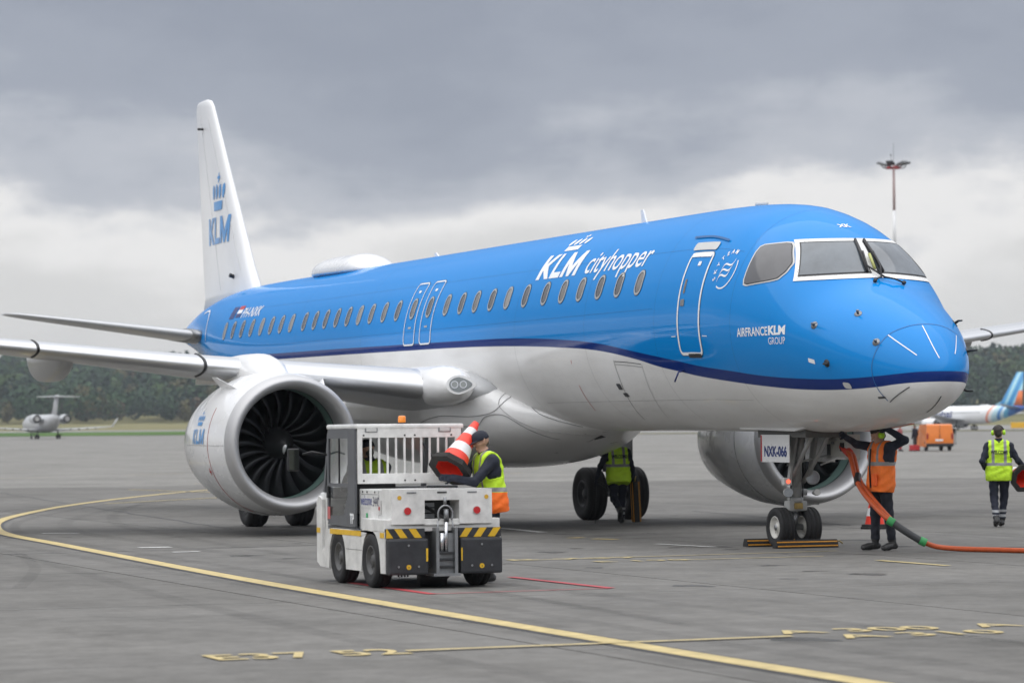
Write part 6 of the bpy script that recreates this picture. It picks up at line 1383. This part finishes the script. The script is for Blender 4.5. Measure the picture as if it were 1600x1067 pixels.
MB().loft(body_loft([(17.6, 2.9, .1, .1), (17, 3.0, .7, .7), (15.5, 3.2, 1.4, 1.4), (13, 3.3, 1.85, 1.95), (9, 3.3, 1.88, 2.0), (-4, 3.3, 1.88, 2.0), (-7, 3.3, 1.88, 2.0), (-10, 3.5, 1.75, 1.8), (-14, 4.0, 1.25, 1.3), (-17.5, 4.5, .6, .7), (-19.4, 4.8, .2, .25)], 36)).obj('fuselage', M_sw, BJ, True)
def fin737():
    m = bpy.data.materials.new('swirl_fin'); m.use_nodes = True; t = m.node_tree; b = t.nodes['Principled BSDF']; K = t.links.new; tc = t.nodes.new('ShaderNodeTexCoord'); w_ = t.nodes.new('ShaderNodeTexWave'); mp = t.nodes.new('ShaderNodeMapping'); mp.inputs['Rotation'].default_value = (0, .55, 0); K(tc.outputs['Object'], mp.inputs[0]); K(mp.outputs[0], w_.inputs['Vector']); w_.inputs['Scale'].default_value = .16; w_.inputs['Distortion'].default_value = 1.2; w_.inputs['Detail'].default_value = 1
    r = t.nodes.new('ShaderNodeValToRGB'); K(w_.outputs['Fac'], r.inputs[0]); r.color_ramp.elements[0].color = (.03, .22, .52, 1); r.color_ramp.elements[1].color = (.42, .66, .74, 1); e = r.color_ramp.elements.new(.6); e.color = (.10, .42, .66, 1)
    K(r.outputs[0], b.inputs['Base Color']); b.inputs['Roughness'].default_value = .4; return m
fn = MB().loft([[(x - c * ch, zc * ch, z) for c, zc in foil(10, .10, 0)] for x, z, ch in ((-9.4, 5.1, 8.2), (-12.4, 6.2, 5.9), (-16.9, 12.4, 2.0))]).obj('fin', fin737(), BJ, True)
b = MB(); b.loft([[(-15.2 - c * 3.2, zc * 3.2, 5.0) for c, zc in foil(8, .13, 0)], [(-16.6 - c * 1.9, zc * 1.9, 8.4) for c, zc in foil(8, .13, 0)]]); b.obj('rudder_flash', mat('flash_orange', (.72, .17, .03), .4), BJ, True)
for s in (-1, 1):
    wgo = MB().loft([[(x - c * ch, s * y, z + zc * ch) for c, zc in foil(10, .12)] for y, x, z, ch in ((1.2, 4.5, 2.2, 7.5), (6, 1.8, 2.7, 4.2), (16.2, -4.3, 3.9, 1.6))]).obj('wing', M_wing, BJ, True)
    b = MB(); b.loft([[(-4.4 - c * 1.5, s * 16.2 + zc, 3.9) for c, zc in foil(8, .1, 0)], [(-6.2 - c * .6, s * 16.8 + zc * .5, 6.2) for c, zc in foil(8, .1, 0)]]); b.obj('winglet', M_sw, wgo, True)
    c = (4.2, s * 4.83, 1.55); MB().lathe([(1.9, .80), (2.0, .92), (1.7, 1.05), (.6, 1.12), (-1.2, .95), (-1.5, .8)], 'X', c, 28).obj('engine_cowl', M_white, BJ, True); MB().lathe([(-1.0, .8), (-1.0, .4), (-2.3, .35), (-2.9, .05)], 'X', c, 24).obj('exhaust', M_darkm, BJ, True); MB().lathe([(1.8, .82), (1.2, .80), (1.2, .02)], 'X', c, 24).obj('inlet', M_black, BJ, True)
    MB().loft([[(x - c_ * ch, s * y, z + zc * ch) for c_, zc in foil(8, .10, 0)] for y, x, z, ch in ((.5, -14.4, 4.75, 3.8), (7.1, -18.2, 5.4, 1.4))]).obj('tailplane', M_wing, BJ, True)
    for dy in (-.42, .42): o = link('tyre', vty, BJ, M_rubber); o.location = (-1.5, s * 2.86 + dy, .55); o.scale = (1.72, 1.9, 1.72)
    b = MB(); b.tube([(-1.5, s * 2.86, .55), (-1.5, s * 2.7, 2.0)], .18, 8); b.obj('gear_leg', M_darkm, BJ, True)
for dy in (-.2, .2): o = link('tyre', vty, BJ, M_rubber); o.location = (14.1, dy, .35)
b = MB(); b.tube([(14.1, 0, .35), (14.1, 0, 1.6)], .1, 8); b.obj('gear_leg', M_darkm, BJ, True)
b = MB(); b.loft(body_loft([(-6, 5.25, .05, .05), (-6.4, 5.3, .5, .22), (-8.2, 5.3, .5, .2), (-8.9, 5.25, .05, .05)], 16)); b.obj('satellite_radome', M_white, BJ, True)
def side737(x, z):
    k = math.sqrt(max(0, 1 - ((z - 3.3) / 2.0) ** 2)); return 1.88 * k
for body, x0, m, fit in (('fly', 9.6, M_orange, 2.6), ('dubai', 6.9, M_navy, 6.2)):
    me = text_mesh(body, 2.6, bold=.05); qx = [v.co.x for v in me.vertices]; f = fit / (max(qx) - min(qx)); x00 = min(qx)
    bm = bmesh.new(); bm.from_mesh(me)
    for k in range(-2, 9): bmesh.ops.bisect_plane(bm, geom=bm.verts[:] + bm.edges[:] + bm.faces[:], plane_co=(0, k * .25, 0), plane_no=(0, 1, 0))
    for v in bm.verts: x, z = x0 - (v.co.x - x00) * f, 2.85 + v.co.y * .78; v.co = Vector((x, side737(x, z) + .03, z))
    bm.to_mesh(me); bm.free(); link('airline_name', me, BJ, m)
# a row of tiny cabin windows each as its own pane
wb_ = MB(); wb_.box((0, 0, 0), (.24, .03, .34), .01); wme = wb_.mesh('cabin_window'); wme.materials.append(M_darkm)
for k in range(38):
    o = link('cabin_window', wme, BJ, M_darkm); o.location = (12.2 - .53 * k, side737(0, 3.75) * (1 if k < 34 else .99) + .005, 3.75)
# taxi guidance sign at the grass edge
sx, sy = -487.4, 283.4; sg_ = root('taxiway_sign', 'yellow taxiway guidance sign standing on the grass', 'sign', (sx, sy, zg(sx, sy)), math.radians(159.6 - 90)); b = MB(); b.bx(-2.2, 2.2, -.12, .12, .35, 1.5, .05); b.obj('sign_face', mat('sign_yellow', (.80, .45, .02), .4), sg_)
for s in (-1.6, 1.6): b = MB(); b.tube([(s, 0, 0), (s, 0, .4)], .06, 8); b.obj('leg', M_steel, sg_)
